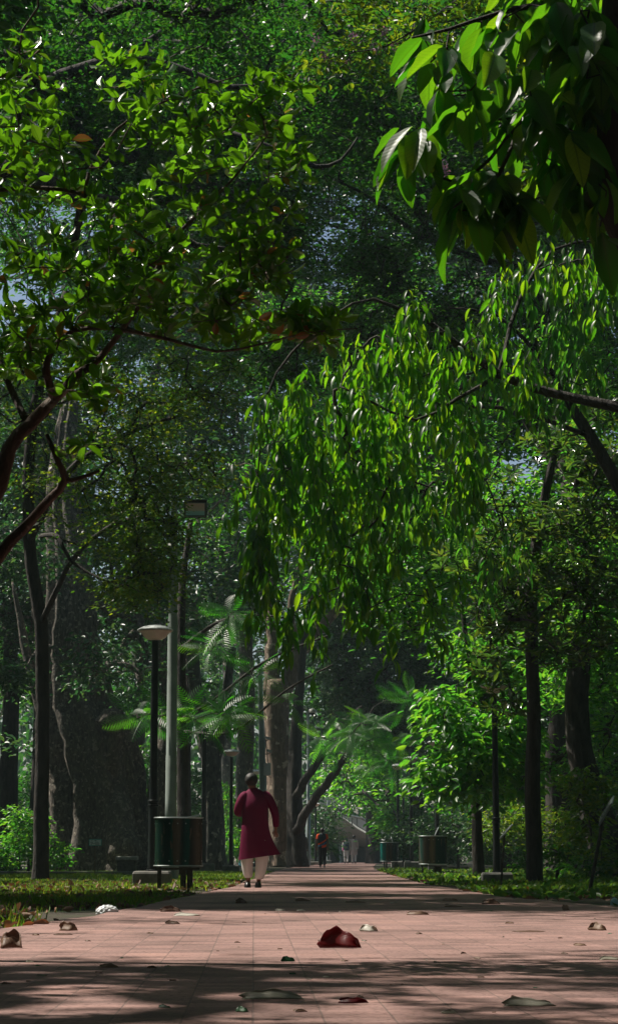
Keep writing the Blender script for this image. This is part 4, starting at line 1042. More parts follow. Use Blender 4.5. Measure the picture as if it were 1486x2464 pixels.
# high canopy mostly out of view, added for its shade on lawn and path
for i, (X_, Y_, lab, bl, dn) in enumerate([
        (-13, 58, 'great spreading tree whose trunk stands outside the left edge of the picture', [((-7, 52), 19), ((-3, 50), 20), ((-8, 62), 22), ((-2, 60), 23), ((-11, 45), 17), ((-5, 70), 26), ((-10, 75), 27), ((0, 54), 22.5), ((-5, 56), 24), ((-8, 47), 19.5), ((-14, 52), 22), ((-14, 62), 24), ((-15, 72), 26), ((-12, 84), 28), ((-6, 84), 30), ((0, 80), 29), ((-13, 42), 18)], []),
        (14, 60, 'great spreading tree whose trunk stands outside the right edge of the picture', [((4, 52), 19), ((8, 50), 19), ((3, 62), 23), ((9, 62), 22), ((12, 46), 17), ((5, 72), 26), ((11, 74), 26), ((0, 68), 25), ((5, 57), 24), ((8, 55), 24)], []),
        (12, 34, 'shade tree just outside the right edge with its crown above the picture', [((5.5, 36), 14.5), ((8, 33), 13), ((5, 30), 12.6), ((8, 27), 12), ((2.5, 40), 16), ((6.5, 42), 16), ((1.5, 45), 18.8), ((5, 46), 19)], []),
        (-10, 12, 'unseen tree added left of the viewer to shade the near path', [((-9, 2), 15), ((-4, -4), 16), ((-9, 14), 15.5), ((-3, 6), 17), ((-10, 22), 15), ((-2, 16), 18), ((-6, 22), 18), ((-13, 8), 15)], []),
        (10, 12, 'unseen tree added right of the viewer to shade the near path', [((9, 2), 15), ((4, -4), 16), ((9, 13), 15), ((3, 7), 17.5), ((9, 22), 15), ((3, 15), 18), ((4, 23), 17), ((0, -9), 16)], []),
        (-12, 30, 'shade tree just outside the left edge with its crown above the picture', [((-6, 40), 16), ((-8.5, 35), 14), ((-9, 27), 12), ((-3, 42), 17), ((-7, 24.5), 11), ((-5, 46), 18.8), ((-2, 47), 19.2)], [(-8.9, 23.2, 12.2, 1.9), (-8.8, 26.0, 12.6, 1.9), (-8.6, 29, 13, 1.9), (-6, 23, 12.2, 1.9), (-5.9, 26, 12.6, 1.9), (-5.8, 29, 13.2, 1.9)])]):
    make_tree('spreading_tree', lab, 'tree', (X_, Y_, 0), trunk=[((X_, Y_, -.05), .6), ((X_, Y_, 6), .45), ((X_ * .9, Y_, 12), .3)],
              blobs=[((a, b, z), (3.2, 4.2, 1.3), 200) for (a, b), z in bl] + [((a, b, z), (r_, 1.3, .5), 130) for a, b, z, r_ in dn], leaf='oval', lmat=M['leaf_small'], bmat=M['bark_dark'], size=0.19, per=22, spread=0.34, r0=0.015, seed=120 + i, tsides=12, zmin=7, twig_sides=3)

# far-off wood
P = []
n_ = 26000
yy = 150 + 45 * rng.random(n_); xx = (rng.random(n_) * 2 - 1) * 0.17 * yy; zz = 30 * rng.random(n_) ** 0.9
hump = 20 + 5 * np.sin(xx * 0.4) + 4 * np.sin(xx * 0.93 + 1)
P = np.stack([xx, yy, zz], 1)[zz < hump]
D = rvec(len(P)); Nn = unit(rng.normal(size=(len(P), 3)) + np.array([0, -.3, .8]))
o = link('woodland', leaf_mesh('woodland', P, D, Nn, 0.6 + 0.6 * rng.random(len(P)), T_OVAL), M['leaf_small']); tag(o, 'dim mass of woodland closing off the far end of the park', 'woodland', kind='stuff')


# the park's trees go on beside and behind the camera
P = []
def mass(n, x0, x1, y0, y1, z0, z1):
    P.append(np.stack([x0 + (x1 - x0) * rng.random(n), y0 + (y1 - y0) * rng.random(n), z0 + (z1 - z0) * rng.random(n)], 1))
mass(16000, -26, -15, -5, 85, 0.5, 24); mass(16000, 16, 27, -5, 85, 0.5, 24); mass(14000, -26, 27, -30, -8, 0.5, 22); mass(9000, -15, 16, -10, 5, 9, 17)
mass(1800, -15, -8, 5, 25, 8, 14); mass(4000, 7, 16, 5, 25, 8, 14)
P = np.concatenate(P); P = P[thin(P, .7)]
k_ = np.abs(P[:, 0]) > 0.1486 * np.maximum(P[:, 1], 0) * 1.06 + .8
P = P[k_ | (P[:, 1] < 5)]
Nn = unit(rng.normal(size=(len(P), 3)) * .8 + np.array([0, 0, .6]))
o = link('woodland', leaf_mesh('woodland', P, rvec(len(P)), Nn, 0.9 + 0.7 * rng.random(len(P)), T_OVAL), M['leaf_small']); tag(o, 'mass of park trees standing beside and behind the viewer', 'woodland', kind='stuff')

# ------------------------------------------------------------------ street furniture
M['black_paint'] = plain('black_paint', (0.012, 0.016, 0.016), 0.4, 0.0, 0.3, 8, 0.05)
M['grey_metal'] = plain('galvanised_steel', (0.30, 0.34, 0.33), 0.45, 0.6, 0.2, 3, 0.05)
M['grey_paint'] = plain('grey_paint', (0.26, 0.31, 0.28), 0.5, 0.0, 0.2, 3, 0.05)
M['concrete'] = plain('concrete', (0.16, 0.155, 0.14), 0.85, 0.0, 0.4, 7, 0.4)
M['lid'] = plain('lamp_lid', (0.6, 0.64, 0.63), 0.35, 0.3, 0.5, 14, 0.05)
M['diffuser'] = plain('lamp_diffuser', (0.80, 0.70, 0.62), 0.35, 0.0, 0.12, 6, 0.02)
M['white_box'] = plain('white_enamel', (0.55, 0.58, 0.55), 0.45, 0.0, 0.1, 5, 0.02)
M['rust'] = plain('rusty_frame', (0.05, 0.045, 0.035), 0.7, 0.3, 0.5, 20, 0.2)


def ground_at(x, y):
    """world point on the ground seen at picture position (x, y)"""
    Y = 0.5 * F / max(1, (y - 2059))
    for _ in range(12):
        p = W(x, y, Y)
        if abs(p.z) < 1e-4: break
        Y *= CAM_H / (CAM_H - p.z)
    return Vector((p.x, Y, 0)), Y


def lamp_proto(H=4.0, head=1.0, plinth=True):
    """returns a street lamp at the origin: plinth, post with collar, disc shaped head"""
    root = empty('street_lamp', (0, 0, 0), None, 'street lamp', 'disc topped lamp posts along the path')
    b0 = 0.24 if plinth else 0.03
    if plinth:
        m = MB(); m.lathe([(0.40, 0), (0.40, 0.20), (0.37, 0.24)], n=4)
        m.v = [(x * math.cos(.785) - y * math.sin(.785), x * math.sin(.785) + y * math.cos(.785), z) for x, y, z in m.v]
        m.build('plinth', M['concrete'], root, bevel=0.015)
    m = MB(); m.lathe([(0.10, b0), (0.10, b0 + 0.02), (0.072, b0 + 0.03), (0.068, H * .30), (0.062, H * .32), (0.052, H - 0.22)], n=16)
    for a in range(4): m.lathe([(0.012, b0), (0.012, b0 + .05)], c=(0.085 * math.cos(a * 1.57 + .8), 0.085 * math.sin(a * 1.57 + .8), 0), n=6)
    m.build('post', M['black_paint'], root, smooth=True)
    m = MB(); zc = H * .32
    m.lathe([(0.068, zc - .07), (0.085, zc - .06), (0.085, zc - .035), (0.070, zc - .03), (0.070, zc + .0), (0.085, zc + .005), (0.085, zc + .03), (0.066, zc + .04)], n=16)
    m.build('collar', M['black_paint'], root, smooth=True)
    m = MB(); r = 0.25 * head
    m.lathe([(0.04, H - .21), (r * .45, H - .205), (r * .68, H - .17), (r * .82, H - .12), (r * .9, H - .095), (r * 1.02, H - .085), (r * 1.0, H - .07)], n=28)
    d = m.build('diffuser', M['diffuser'], root, smooth=True)
    m = MB(); m.lathe([(r * 1.10, H - .072), (r * 1.12, H - .055), (r * 1.04, H - .04), (r * .75, H - .005), (r * .4, H + .018), (r * .1, H + .025)], n=28)
    m.build('lid', M['lid'], root, smooth=True)
    return root


LAMPS = [  # picture x, base y, head y, label
    (366, 2135, 1503, 'largest black lamp post, on a concrete plinth beside the thick grey pole'),
    (489, 2101, 1718, 'dim lamp post just right of the large bin, its head among the fronds'),
    (555, 2100, 1803, 'third lamp post on the left, on a concrete plinth left of the man in maroon'),
    (612, 2082, 1852, 'lamp post hidden behind the man in maroon, only its disc head showing'),
    (759, 2083, 1932, 'lamp post behind the pole with two globes, left of the man in orange sleeves'),
    (775, 2080, 1948, 'small distant lamp post directly above the man in orange sleeves'),
    (787, 2078, 1960, 'small distant lamp post right of the man in orange sleeves'),
    (799, 2076, 1973, 'tiny distant lamp post left of the walking couple'),
    (811, 2074, 1988, 'tiniest distant lamp post beside the walking couple'),
    (958, 2088, 1838, 'lamp post standing just right of the teal bin'),
    (971, 2084, 1874, 'lamp post between the two taller ones right of the teal bin'),
    (990, 2090, 1820, 'third lamp post right of the teal bin, its head touching the bright green leaves'),
    (991, 2078, 1906, 'distant lamp post with its head low behind the post near the green leaves'),
    (953, 2075, 1966, 'small distant lamp post behind the teal bin'),
    (1052, 2099, 1780, 'lamp post behind the open lidded bin, its head inside the bright green leaves'),
    (1195, 2130, 1640, 'near lamp post on the right verge, left of the dark straight trunk')]
proto = lamp_proto()
for i, (x, yb, yh, lab) in enumerate(LAMPS):
    o = proto if i == 0 else copy_tree(proto)
    base, Yd = ground_at(x, yb)
    top = W(x, yh, Yd).z
    o.location = (base.x, base.y, 0)
    s_ = top / 4.03
    o.scale = (max(s_, .9), max(s_, .9), s_)
    o['label'] = lab

# thick grey pole with floodlight
base, Yp = ground_at(413, 2121)
base = Vector((W(409, 2110, Yp).x, Yp, 0))
fl = empty('floodlight_pole', base, 'thick grey green steel pole with a square floodlight high above', 'lamp pole')
H_ = W(410, 1190, Yp).z
m = MB(); m.lathe([(.17, -.02), (.17, .42), (.118, .44), (.118, .46)], n=24); m.build('base_sleeve', M['grey_metal'], fl, smooth=True)
z1, z2, z3 = W(0, 1820, Yp).z, W(0, 1490, Yp).z, W(0, 1420, Yp).z
m = MB(); m.lathe([(.113, .46), (.110, z1), (.104, z1 + .01), (.098, z2), (.088, z2 + .03), (.080, z3 + .8), (.06, H_)], n=28); m.build('pole', M['grey_paint'], fl, smooth=True)
fx = W(470, 1225, Yp) - base
arm = MB(); arm.tube([(0, 0, H_ - .12), (fx.x * .5, 0, H_ - .02), (fx.x, .05, fx.z + .02)], .025, n=10)
arm.tube([(fx.x - .20, .0, fx.z), (fx.x - .20, .07, fx.z), (fx.x + .20, .07, fx.z), (fx.x + .20, .0, fx.z)], .014, n=6); arm.build('arm', M['grey_metal'], fl, smooth=True)
k = Yp / F
hw, hh = 28 * k, 21 * k
tl = Matrix.Rotation(math.radians(14), 3, 'X')
m = MB(); m.box((fx.x, 0, fx.z), (2 * hw, .10, 2 * hh), M=tl)
for j in range(9): m.box((fx.x - hw + .04 + j * (2 * hw - .08) / 8, .075, fx.z + .02), (.012, .06, 2 * hh * .8), M=tl)
m.box((fx.x, -.07, fx.z + hh * .98), (2.1 * hw, .08, .02), M=tl)
hs = m.build('lamp_housing', M['black_paint'], fl, bevel=0.006)
fm, nt, n, l, b = new_mat('glass_painted_reflection')
tc = N(n, 'ShaderNodeTexCoord'); sp = N(n, 'ShaderNodeSeparateXYZ'); l.new(tc.outputs['Generated'], sp.inputs[0])
r = ramp(n, [(0.0, (0.40, 0.75, 0.80)), (0.32, (0.45, 0.78, 0.80)), (0.38, (0.75, 0.70, 0.58)), (0.75, (0.80, 0.62, 0.52)), (1.0, (0.85, 0.66, 0.56))]); l.new(sp.outputs['Z'], r.inputs[0])  # pink and blue reflection of the sky painted into the glass colour
l.new(r.outputs[0], b.inputs['Base Color']); b.inputs['Roughness'].default_value = 0.12; b.inputs['Specular IOR Level'].default_value = 0.8
m = MB(); m.box((fx.x, -.056, fx.z - .01), (1.62 * hw, .012, 1.45 * hh), M=tl); m.build('glass', fm, hs)
m = MB(); w2, h2 = 1.72 * hw, 1.56 * hh
for (dx, dz, sx, sz) in ((0, h2 / 2, w2, .012), (0, -h2 / 2, w2, .012), (-w2 / 2, 0, .012, h2), (w2 / 2, 0, .012, h2)):
    q = tl @ Vector((dx, -.056, dz)); m.box((fx.x + q.x, q.y - .004, fx.z + q.z - .01), (sx, .016, sz), M=tl)
m.build('bezel', M['grey_metal'], hs)

# camera pole
base, Yc = ground_at(632, 2092)
cp = empty('camera_pole', base, 'pale steel pole with security cameras and a white box behind the man in maroon', 'camera pole')
def L(x, y, Yd, b=None): return W(x, y, Yd) - (b if b is not None else base)
k = Yc / F
m = MB(); q0, q1, q2, q3 = L(634, 2092, Yc), L(632, 1905, Yc), L(629, 1780, Yc), L(625, 1600, Yc)
m.tube([(q0.x, 0, 0), (q1.x, 0, q1.z), (q1.x, 0, q1.z + .01), (q2.x, 0, q2.z), (q2.x, 0, q2.z + .01), (q3.x, 0, q3.z)], [9 * k, 9 * k, 8 * k, 8 * k, 6.5 * k, 6 * k], n=16)
m.build('pole', M['grey_metal'], cp, smooth=True)
bx = L(643, 1852, Yc); m = MB(); m.box((bx.x, -8 * k, bx.z), (17 * k, 10 * k, 29 * k)); m.build('junction_box', M['white_box'], cp, bevel=0.02)
for (x, y, s) in ((648, 1812, 1), (644, 1781, 1)):
    c = L(x, y, Yc); am = MB()
    am.tube([(q1.x, 0, c.z - .05), (c.x - 4 * k, -6 * k, c.z - .05), (c.x, -8 * k, c.z)], .02, n=6)
    a_ = am.build('bracket', M['grey_metal'], cp, smooth=True)
    m = MB(); Mx = Matrix.Rotation(math.radians(25), 3, 'Z') @ Matrix.Rotation(math.radians(12), 3, 'Y')
    m.box((c.x, -8 * k, c.z + .05), (12 * k, 5 * k, 4.6 * k), M=Mx); m.box((c.x, -8 * k, c.z + .05 + 3 * k), (14 * k, 6 * k, .02), M=Mx)
    m.build('security_camera', M['white_box'], cp, bevel=0.01)
m = MB(); m.tube([(q1.x + 6 * k, -4 * k, q2.z), (q1.x + 13 * k, -6 * k, bx.z + 8 * k), (q1.x + 8 * k, -6 * k, bx.z - 18 * k), (q1.x + 20 * k, -6 * k, bx.z - 19 * k), (bx.x, -6 * k, bx.z - 14 * k)], .018, n=5); m.build('cable', M['black_paint'], cp, smooth=True)

# pole with two globes, and two plainer poles
for i, (x, yb, yt, w_, lab, gl) in enumerate([(741, 2084, 1688, 10, 'grey steel pole with two white globe cameras near its top', True),
                                             (789, 2078, 1838, 7, 'slim grey pole far down the path behind the man in orange sleeves', False), (821, 2077, 1896, 9, 'grey steel pole just left of the walking couple', False)]):
    base, Yd = ground_at(x, yb); k = Yd / F
    g_ = empty('steel_pole', base, lab, 'pole', 'slim steel poles along the left edge of the path')
    zt = W(x, yt, Yd).z
    m = MB(); m.lathe([(w_ * k * .62, 0), (w_ * k * .58, zt * .32), (w_ * k * .40, zt * .325), (w_ * k * .36, zt * .62), (w_ * k * .28, zt * .625), (w_ * k * .25, zt)], n=16); m.build('pole', M['grey_metal'], g_, smooth=True)
    if gl:
        for (gx, gy) in ((728, 1704), (751, 1713)):
            c = W(gx, gy, Yd) - base
            m = MB(); m.tube([(0, 0, c.z - .05), (c.x * .6, -.05, c.z + .05), (c.x, -.05, c.z + .1)], .03, n=6); br = m.build('bracket', M['grey_metal'], g_, smooth=True)
            m = MB(); m.lathe([(.02, .16), (.15, .12), (.20, .02), (.20, -.03), (.14, -.06)], c=(c.x, -.05, c.z), n=18); m.build('globe', M['white_box'], g_, smooth=True)
            m = MB(); m.lathe([(.12, -.06), (.11, -.13), (.05, -.18), (.01, -.19)], c=(c.x, -.05, c.z), n=16); m.build('lens_dome', M['black_paint'], g_, smooth=True)
    else:
        m = MB(); m.box((w_ * k, 0, zt * .55), (w_ * k * 1.2, w_ * k, w_ * k * 2)); m.build('junction_box', M['grey_metal'], g_, bevel=.01)


def bin_mat(name, stops, streak=1.0):
    """painted steel drum: vertical bands of green, brown and dark tones, streaked downwards"""
    m, nt, n, l, b = new_mat(name)
    tc = N(n, 'ShaderNodeTexCoord')
    mp = N(n, 'ShaderNodeMapping'); mp.inputs['Scale'].default_value = (9, 1, 0.9); l.new(tc.outputs['Object'], mp.inputs[0])
    no = N(n, 'ShaderNodeTexNoise'); no.inputs['Scale'].default_value = 2.0; no.inputs['Detail'].default_value = 5; no.inputs['Distortion'].default_value = 0.6; l.new(mp.outputs[0], no.inputs['Vector'])
    sp = N(n, 'ShaderNodeSeparateXYZ'); l.new(tc.outputs['Generated'], sp.inputs[0])
    ad = N(n, 'ShaderNodeMath', operation='MULTIPLY_ADD'); l.new(no.outputs['Fac'], ad.inputs[0]); ad.inputs[1].default_value = 0.16 * streak
    sb = N(n, 'ShaderNodeMath', operation='SUBTRACT'); l.new(sp.outputs['X'], sb.inputs[0]); sb.inputs[1].default_value = 0.08 * streak
    l.new(sb.outputs[0], ad.inputs[2])
    r = ramp(n, stops); l.new(ad.outputs[0], r.inputs[0])
    # patchy wear
    mp2 = N(n, 'ShaderNodeMapping'); mp2.inputs['Scale'].default_value = (16, 3, 3.2); l.new(tc.outputs['Object'], mp2.inputs[0])
    n2 = N(n, 'ShaderNodeTexNoise'); n2.inputs['Scale'].default_value = 1.3; n2.inputs['Detail'].default_value = 6; l.new(mp2.outputs[0], n2.inputs['Vector'])
    wr = N(n, 'ShaderNodeMapRange'); wr.inputs[1].default_value = 0.62; wr.inputs[2].default_value = 0.66; l.new(n2.outputs['Fac'], wr.inputs[0])
    mx = N(n, 'ShaderNodeMix', data_type='RGBA'); l.new(wr.outputs[0], mx.inputs[0]); l.new(r.outputs[0], mx.inputs[6]); mx.inputs[7].default_value = (0.16, 0.12, 0.09, 1)
    l.new(mx.outputs[2], b.inputs['Base Color'])
    b.inputs['Metallic'].default_value = 0.45; b.inputs['Roughness'].default_value = 0.24
    bp = N(n, 'ShaderNodeBump'); bp.inputs['Strength'].default_value = 0.25; bp.inputs['Distance'].default_value = 0.01
    l.new(no.outputs['Fac'], bp.inputs['Height']); l.new(bp.outputs[0], b.inputs['Normal'])
    return m


G1, G2, BR, DK = (0.01, 0.10, 0.075), (0.006, 0.035, 0.03), (0.11, 0.085, 0.06), (0.03, 0.035, 0.03)
bmA = bin_mat('bin_paint_ribbed', [(0.0, (0.02, 0.06, 0.035)), (0.22, G2), (0.34, G2), (0.38, G1), (0.41, BR), (0.52, (0.16, 0.13, 0.10)), (0.60, G2), (0.72, G1), (0.78, DK), (0.90, BR), (1.0, DK)])
bmB = bin_mat('bin_paint_teal', [(0.0, (0.01, 0.20, 0.17)), (0.30, (0.01, 0.18, 0.15)), (0.36, BR), (0.50, DK), (0.58, BR), (0.66, DK), (0.74, (0.02, 0.08, 0.07)), (1.0, DK)])
bmC = bin_mat('bin_paint_worn', [(0.0, (0.14, 0.13, 0.11)), (0.10, (0.02, 0.10, 0.08)), (0.16, (0.10, 0.09, 0.075)), (0.34, DK), (0.42, (0.20, 0.15, 0.10)), (0.55, BR), (0.60, (0.008, 0.055, 0.045)), (1.0, (0.006, 0.035, 0.03))])


def litter_bin(xc, yt, yb, wpx, ybase, mat, lab, legs, lid=None, Yd=None):
    base, Yd = ground_at(xc, ybase); k = Yd / F
    t = empty('litter_bin', base, lab, 'litter bin', 'painted steel drum bins on legs beside the path')
    z0, z1 = W(xc, yb, Yd).z, W(xc, yt, Yd).z; R = wpx * k / 2
    m = MB(); n_ = 40
    def rg(z, s=1.0):
        return [(R * s * abs(math.cos(a)) ** .75 * (1 if math.cos(a) > 0 else -1) * (1 + .006 * math.sin(a * 26)), R * .62 * s * math.sin(a), z) for a in [2 * math.pi * j / n_ for j in range(n_)]]
    m.loft([rg(z0 + .02), rg(z0 + .05), rg((z0 + z1) / 2, .995), rg(z1 - .03), rg(z1 - .03, .97), rg(z0 + .06, .965)], cap=False)
    m.f.append([j for j in range(n_)])
    m.build('drum', mat, t, smooth=True)
    m = MB()
    for z in (z0 + .03, z1 - .015):
        P = rg(z, 1.02); m.tube(P + [P[0]], .011, n=6, cap=False)
    m.build('rim', M['grey_metal'], t, smooth=True)
    m = MB(); m.box((0, 0, z0 - .012), (2 * R * .92, R * .9, .03)); m.box((-R * .98, 0, (z0 + z1) / 2), (.02, .05, z1 - z0)); m.build('frame', M['rust'], t)
    m = MB()
    for bz in (z0 + .10, z1 - .10):
        for q in range(9):
            a = math.pi + math.pi * (q + .5) / 9; m.box((R * .99 * math.cos(a), R * .62 * math.sin(a), bz), (.018, .018, .018))
    m.build('rivet', M['grey_metal'], t)['kind'] = 'stuff'
    for lx, lw in legs:
        m = MB(); m.box((lx * R, -.02, (z0 - .02) / 2 - .03), (lw, lw, z0 + .04)); m.build('leg', M['rust'], t)
    if lid:
        m = MB(); a = math.radians(lid)
        Mx = Matrix.Rotation(a, 3, 'Y')
        rr = R * .62
        pts = []
        for zz in (0, .012):
            pts.append([(Mx @ Vector((rr * math.cos(q) * .55, rr * .9 * math.sin(q), zz)) + Vector((R * .28, 0, z1 + rr * .45))) for q in [2 * math.pi * j / 20 for j in range(20)]])
        m.loft(pts); m.build('lid', M['grey_metal'], t)
    return t


lb = litter_bin(428, 1966, 2089, 113, 2143, bmA, 'largest dark green drum bin on legs beside the thick grey pole', [(-.78, .055), (.22, .08), (.50, .08)])
m = MB(); zt = W(428, 1966, 29.8).z
m.loft([[(.10 + .20 * math.cos(q), .14 * math.sin(q), zt - .01 + .04 * math.cos(q)) for q in [2 * math.pi * j / 20 for j in range(20)]], [(.10 + .20 * math.cos(q), .14 * math.sin(q), zt + .008 + .04 * math.cos(q)) for q in [2 * math.pi * j / 20 for j in range(20)]]]); m.build('lid', M['grey_metal'], lb)
litter_bin(936, 2027, 2075, 43, 2092, bmB, 'small bright teal drum bin with its thin lid tipped open', [(-.55, .06), (-.30, .06), (.75, .08)], lid=70)
litter_bin(975, 2036, 2073, 34, 2086, bmB, 'half hidden teal bin behind the lamp posts right of the path', [(-.5, .06), (.5, .06)], lid=-60)
litter_bin(1042, 2011, 2083, 67, 2110, bmC, 'brown and dark green worn drum bin with a raised lid on the right verge', [(-.78, .04), (.42, .10), (.18, .08)], lid=-65)
for (x, y) in ((1100, 2096), (972, 2084)):
    base, Yd = ground_at(x, y)
    m = MB(); m.box((base.x, base.y, .07), (.7, .5, .16)); o = m.build('kerb_stone', M['concrete'], bevel=.02)
    tag(o, 'low concrete block in the ground cover ' + ('right of the worn bin' if x > 1000 else 'under the three lamp posts'), 'block')

# small sign
base, Ys = ground_at(228, 2109)
sg = empty('plant_sign', base, 'small white and teal notice board on a thin stake in front of the fig tree', 'sign')
k = Ys / F; zc = W(228, 2028, Ys).z
m = MB(); m.box((0, 0, zc / 2), (.022, .022, zc)); m.build('stake', plain('wood_stake', (0.16, 0.11, 0.07), .8), sg)
m = MB(); m.box((0, -.02, zc), (30 * k, .02, 16 * k)); m.build('border', plain('teal_border', (0.03, 0.35, 0.32), .5), sg)
m = MB(); m.box((0, -.034, zc), (27 * k, .012, 13 * k)); pn = m.build('panel', plain('white_panel', (0.72, 0.78, 0.76), .5, vary=.05), sg)
m = MB()
for (dx, dz, w_) in ((-8, 3.6, 5), (0, 4.4, 5), (3, 3.4, 6), (-8, 0, 6), (4, 0, 9), (0, -2.6, 20), (-9, -5, 3), (5, -5, 10)):
    m.box((dx * k, -.042, zc + dz * k), (w_ * k, .004, 1.0 * k))
m.build('lettering', plain('sign_ink', (0.05, 0.12, 0.13), .6, vary=.05), pn)


def info_board(x, y, ybase, xbase, wpx, hpx, tilt, lab, lean, face):
    base, Yd = ground_at(xbase, ybase); k = Yd / F
    t = empty('information_board', base, lab, 'information board', 'tilted plant information boards on the right verge')
    top = W(x, y, Yd) - base
    m = MB(); m.tube([(0, 0, -.02), (top.x - wpx * k * .2, 0, top.z - hpx * k * .35)], .016 if wpx < 30 else .022, n=8); m.build('stake', M['rust'], t)
    R_ = Matrix.Rotation(math.radians(tilt), 3, 'Y') @ Matrix.Rotation(math.radians(lean), 3, 'Z')
    m = MB(); m.box((top.x, 0, top.z), (face[0], face[1], .02), M=R_); pl = m.build('board', M['grey_metal'], t, bevel=.004)
    m = MB()
    q = R_ @ Vector((0, 0, .013)); m.box((top.x + q.x, q.y, top.z + q.z), (face[0] * .86, face[1] * .84, .006), M=R_); m.build('face', plain('board_face', (0.22, 0.25, 0.22), .5), pl)
    m = MB()
    for i in range(5):
        q = R_ @ Vector(((i - 2) * face[0] * .15, 0, .018)); m.box((top.x + q.x, q.y, top.z + q.z), (face[0] * .05, face[1] * .62, .003), M=R_)
    m.build('lettering', plain('board_ink', (0.03, 0.04, 0.04), .6), pl)
    return t


info_board(1217, 2002, 2140, 1204, 20, 22, -48, 'small tilted information board beside the near right lamp post', 8, (.26, .20))
info_board(1458, 1952, 2158, 1415, 35, 34, -62, 'large tilted grey information board on a leaning stake at the right edge', -28, (.36, .24))

# stone seat and kerb on the left
base, Yb = ground_at(305, 2105); k = Yb / F
sb_ = empty('stone_bench', base, 'square stone seat with an overhanging slab top at the foot of the fig tree', 'bench')
m = MB(); m.box((0, 0, 16 * k), (44 * k, .4, 33 * k)); m.build('base', plain('bench_stone', (0.10, 0.085, 0.07), .85, vary=.4, scale=12, bump=.4), sb_, bevel=.015)
m = MB(); m.box((0, 0, 38 * k), (52 * k, .52, 9 * k)); m.build('slab', plain('bench_slab', (0.30, 0.29, 0.26), .8, vary=.35, scale=12, bump=.4), sb_, bevel=.02)
m = MB(); kb, _ = ground_at(150, 2107); m.box((kb.x - 1.5, kb.y, .05), (8.4, .18, .10)); o = m.build('kerb', M['concrete'], bevel=.015); tag(o, 'low concrete kerb running across the lawn below the fig tree', 'kerb')

# ------------------------------------------------------------------ footbridge at the end of the path
YB = 138.0; k = YB / F
bb = W(850, 2078, YB); bb.z = 0
fb = empty('footbridge', bb, 'curved pale concrete footbridge ramp with white panelled railing at the far end of the path', 'footbridge')
M['bridge'] = plain('smooth_concrete', (0.30, 0.31, 0.29), .8, vary=.15, scale=.8, bump=.1)
M['panel'] = plain('white_railing_panel', (0.62, 0.68, 0.68), .5, vary=.08, scale=1)
pts_top = [(700, 1925), (760, 1938), (800, 1950), (830, 1968), (860, 1990), (890, 2007), (925, 2022), (960, 2030)]
pts_bot = [(700, 1998), (760, 2018), (800, 2028), (830, 2032), (860, 2036), (890, 2040), (925, 2048), (960, 2052)]
m = MB(); rings = []
for (a, b_) in zip(pts_top, pts_bot):
    A = W(a[0], a[1], YB) - bb; B = W(b_[0], b_[1], YB) - bb
    mid = (A.z + B.z) / 2
    rings.append([(A.x, 0, A.z), (A.x, -.3, A.z - .15), (A.x + .1, .2, mid), (B.x + .2, 1.2, B.z + .2), (B.x + .2, 2.2, B.z), (B.x, 4.2, B.z), (A.x, 5.2, mid), (A.x, 5.6, A.z)])
m.loft(rings); m.build('ramp', M['bridge'], fb, smooth=True)
m = MB(); R0 = [(822, 1963, 1966), (860, 1968, 1988), (890, 1984, 2006), (925, 2000, 2021), (960, 2012, 2029)]
rings = []
for x, yt, yb in R0:
    A = W(x, yt, YB) - bb; B = W(x, yb, YB) - bb
    rings.append([(A.x, -.32, A.z), (B.x, -.36, B.z), (B.x, -.22, B.z), (A.x, -.20, A.z)])
m.loft(rings); rl = m.build('railing', M['panel'], fb)
m = MB()
for x, yt in ((822, 1962), (846, 1968), (858, 1970)):
    A = W(x, yt, YB) - bb; B = W(x, yt + 18, YB) - bb; m.box((A.x, -.38, (A.z + B.z) / 2), (.09, .06, abs(A.z - B.z)))
m.tube([W(822, 1960, YB) - bb + Vector((0, -.3, 0)), W(870, 1970, YB) - bb + Vector((0, -.3, 0)), W(925, 1997, YB) - bb + Vector((0, -.3, 0))], .07, n=8)
m.build('handrail', M['grey_metal'], rl)
m = MB(); rings = []
for x, y in ((770, 1962), (815, 1948), (860, 1928), (900, 1905), (950, 1880)):
    A = W(x, y, YB + 4) - bb; rings.append([(A.x, 4, A.z), (A.x, 4, A.z + 1.0), (A.x, 8, A.z + 1.0), (A.x, 8, A.z)])
m.loft(rings); m.build('upper_deck', M['bridge'], fb)
m = MB(); m.box((W(735, 2000, YB).x - bb.x, 6, 2.2), (3.2, 1.2, 4.4)); m.build('abutment', M['bridge'], fb)
m = MB(); m.box((W(980, 2000, YB).x - bb.x, 6, 1.6), (2.0, 1.2, 3.2)); m.build('abutment', M['bridge'], fb)
m = MB(); m.box((0, 9.5, 1.4), (14, .3, 2.8)); m.build('underpass_shade_panel', plain('painted_shade', (0.03, 0.035, 0.035), .9), fb)  # dark panel standing in for the shade beneath the bridge

# ------------------------------------------------------------------ people
M['skin'] = plain('brown_skin', (0.20, 0.095, 0.055), .5, vary=.08)
M['skin_dark'] = plain('dark_skin', (0.10, 0.05, 0.03), .5, vary=.08)
M['hair'] = plain('black_hair', (0.022, 0.02, 0.018), .6, vary=.3, scale=60, bump=.5)


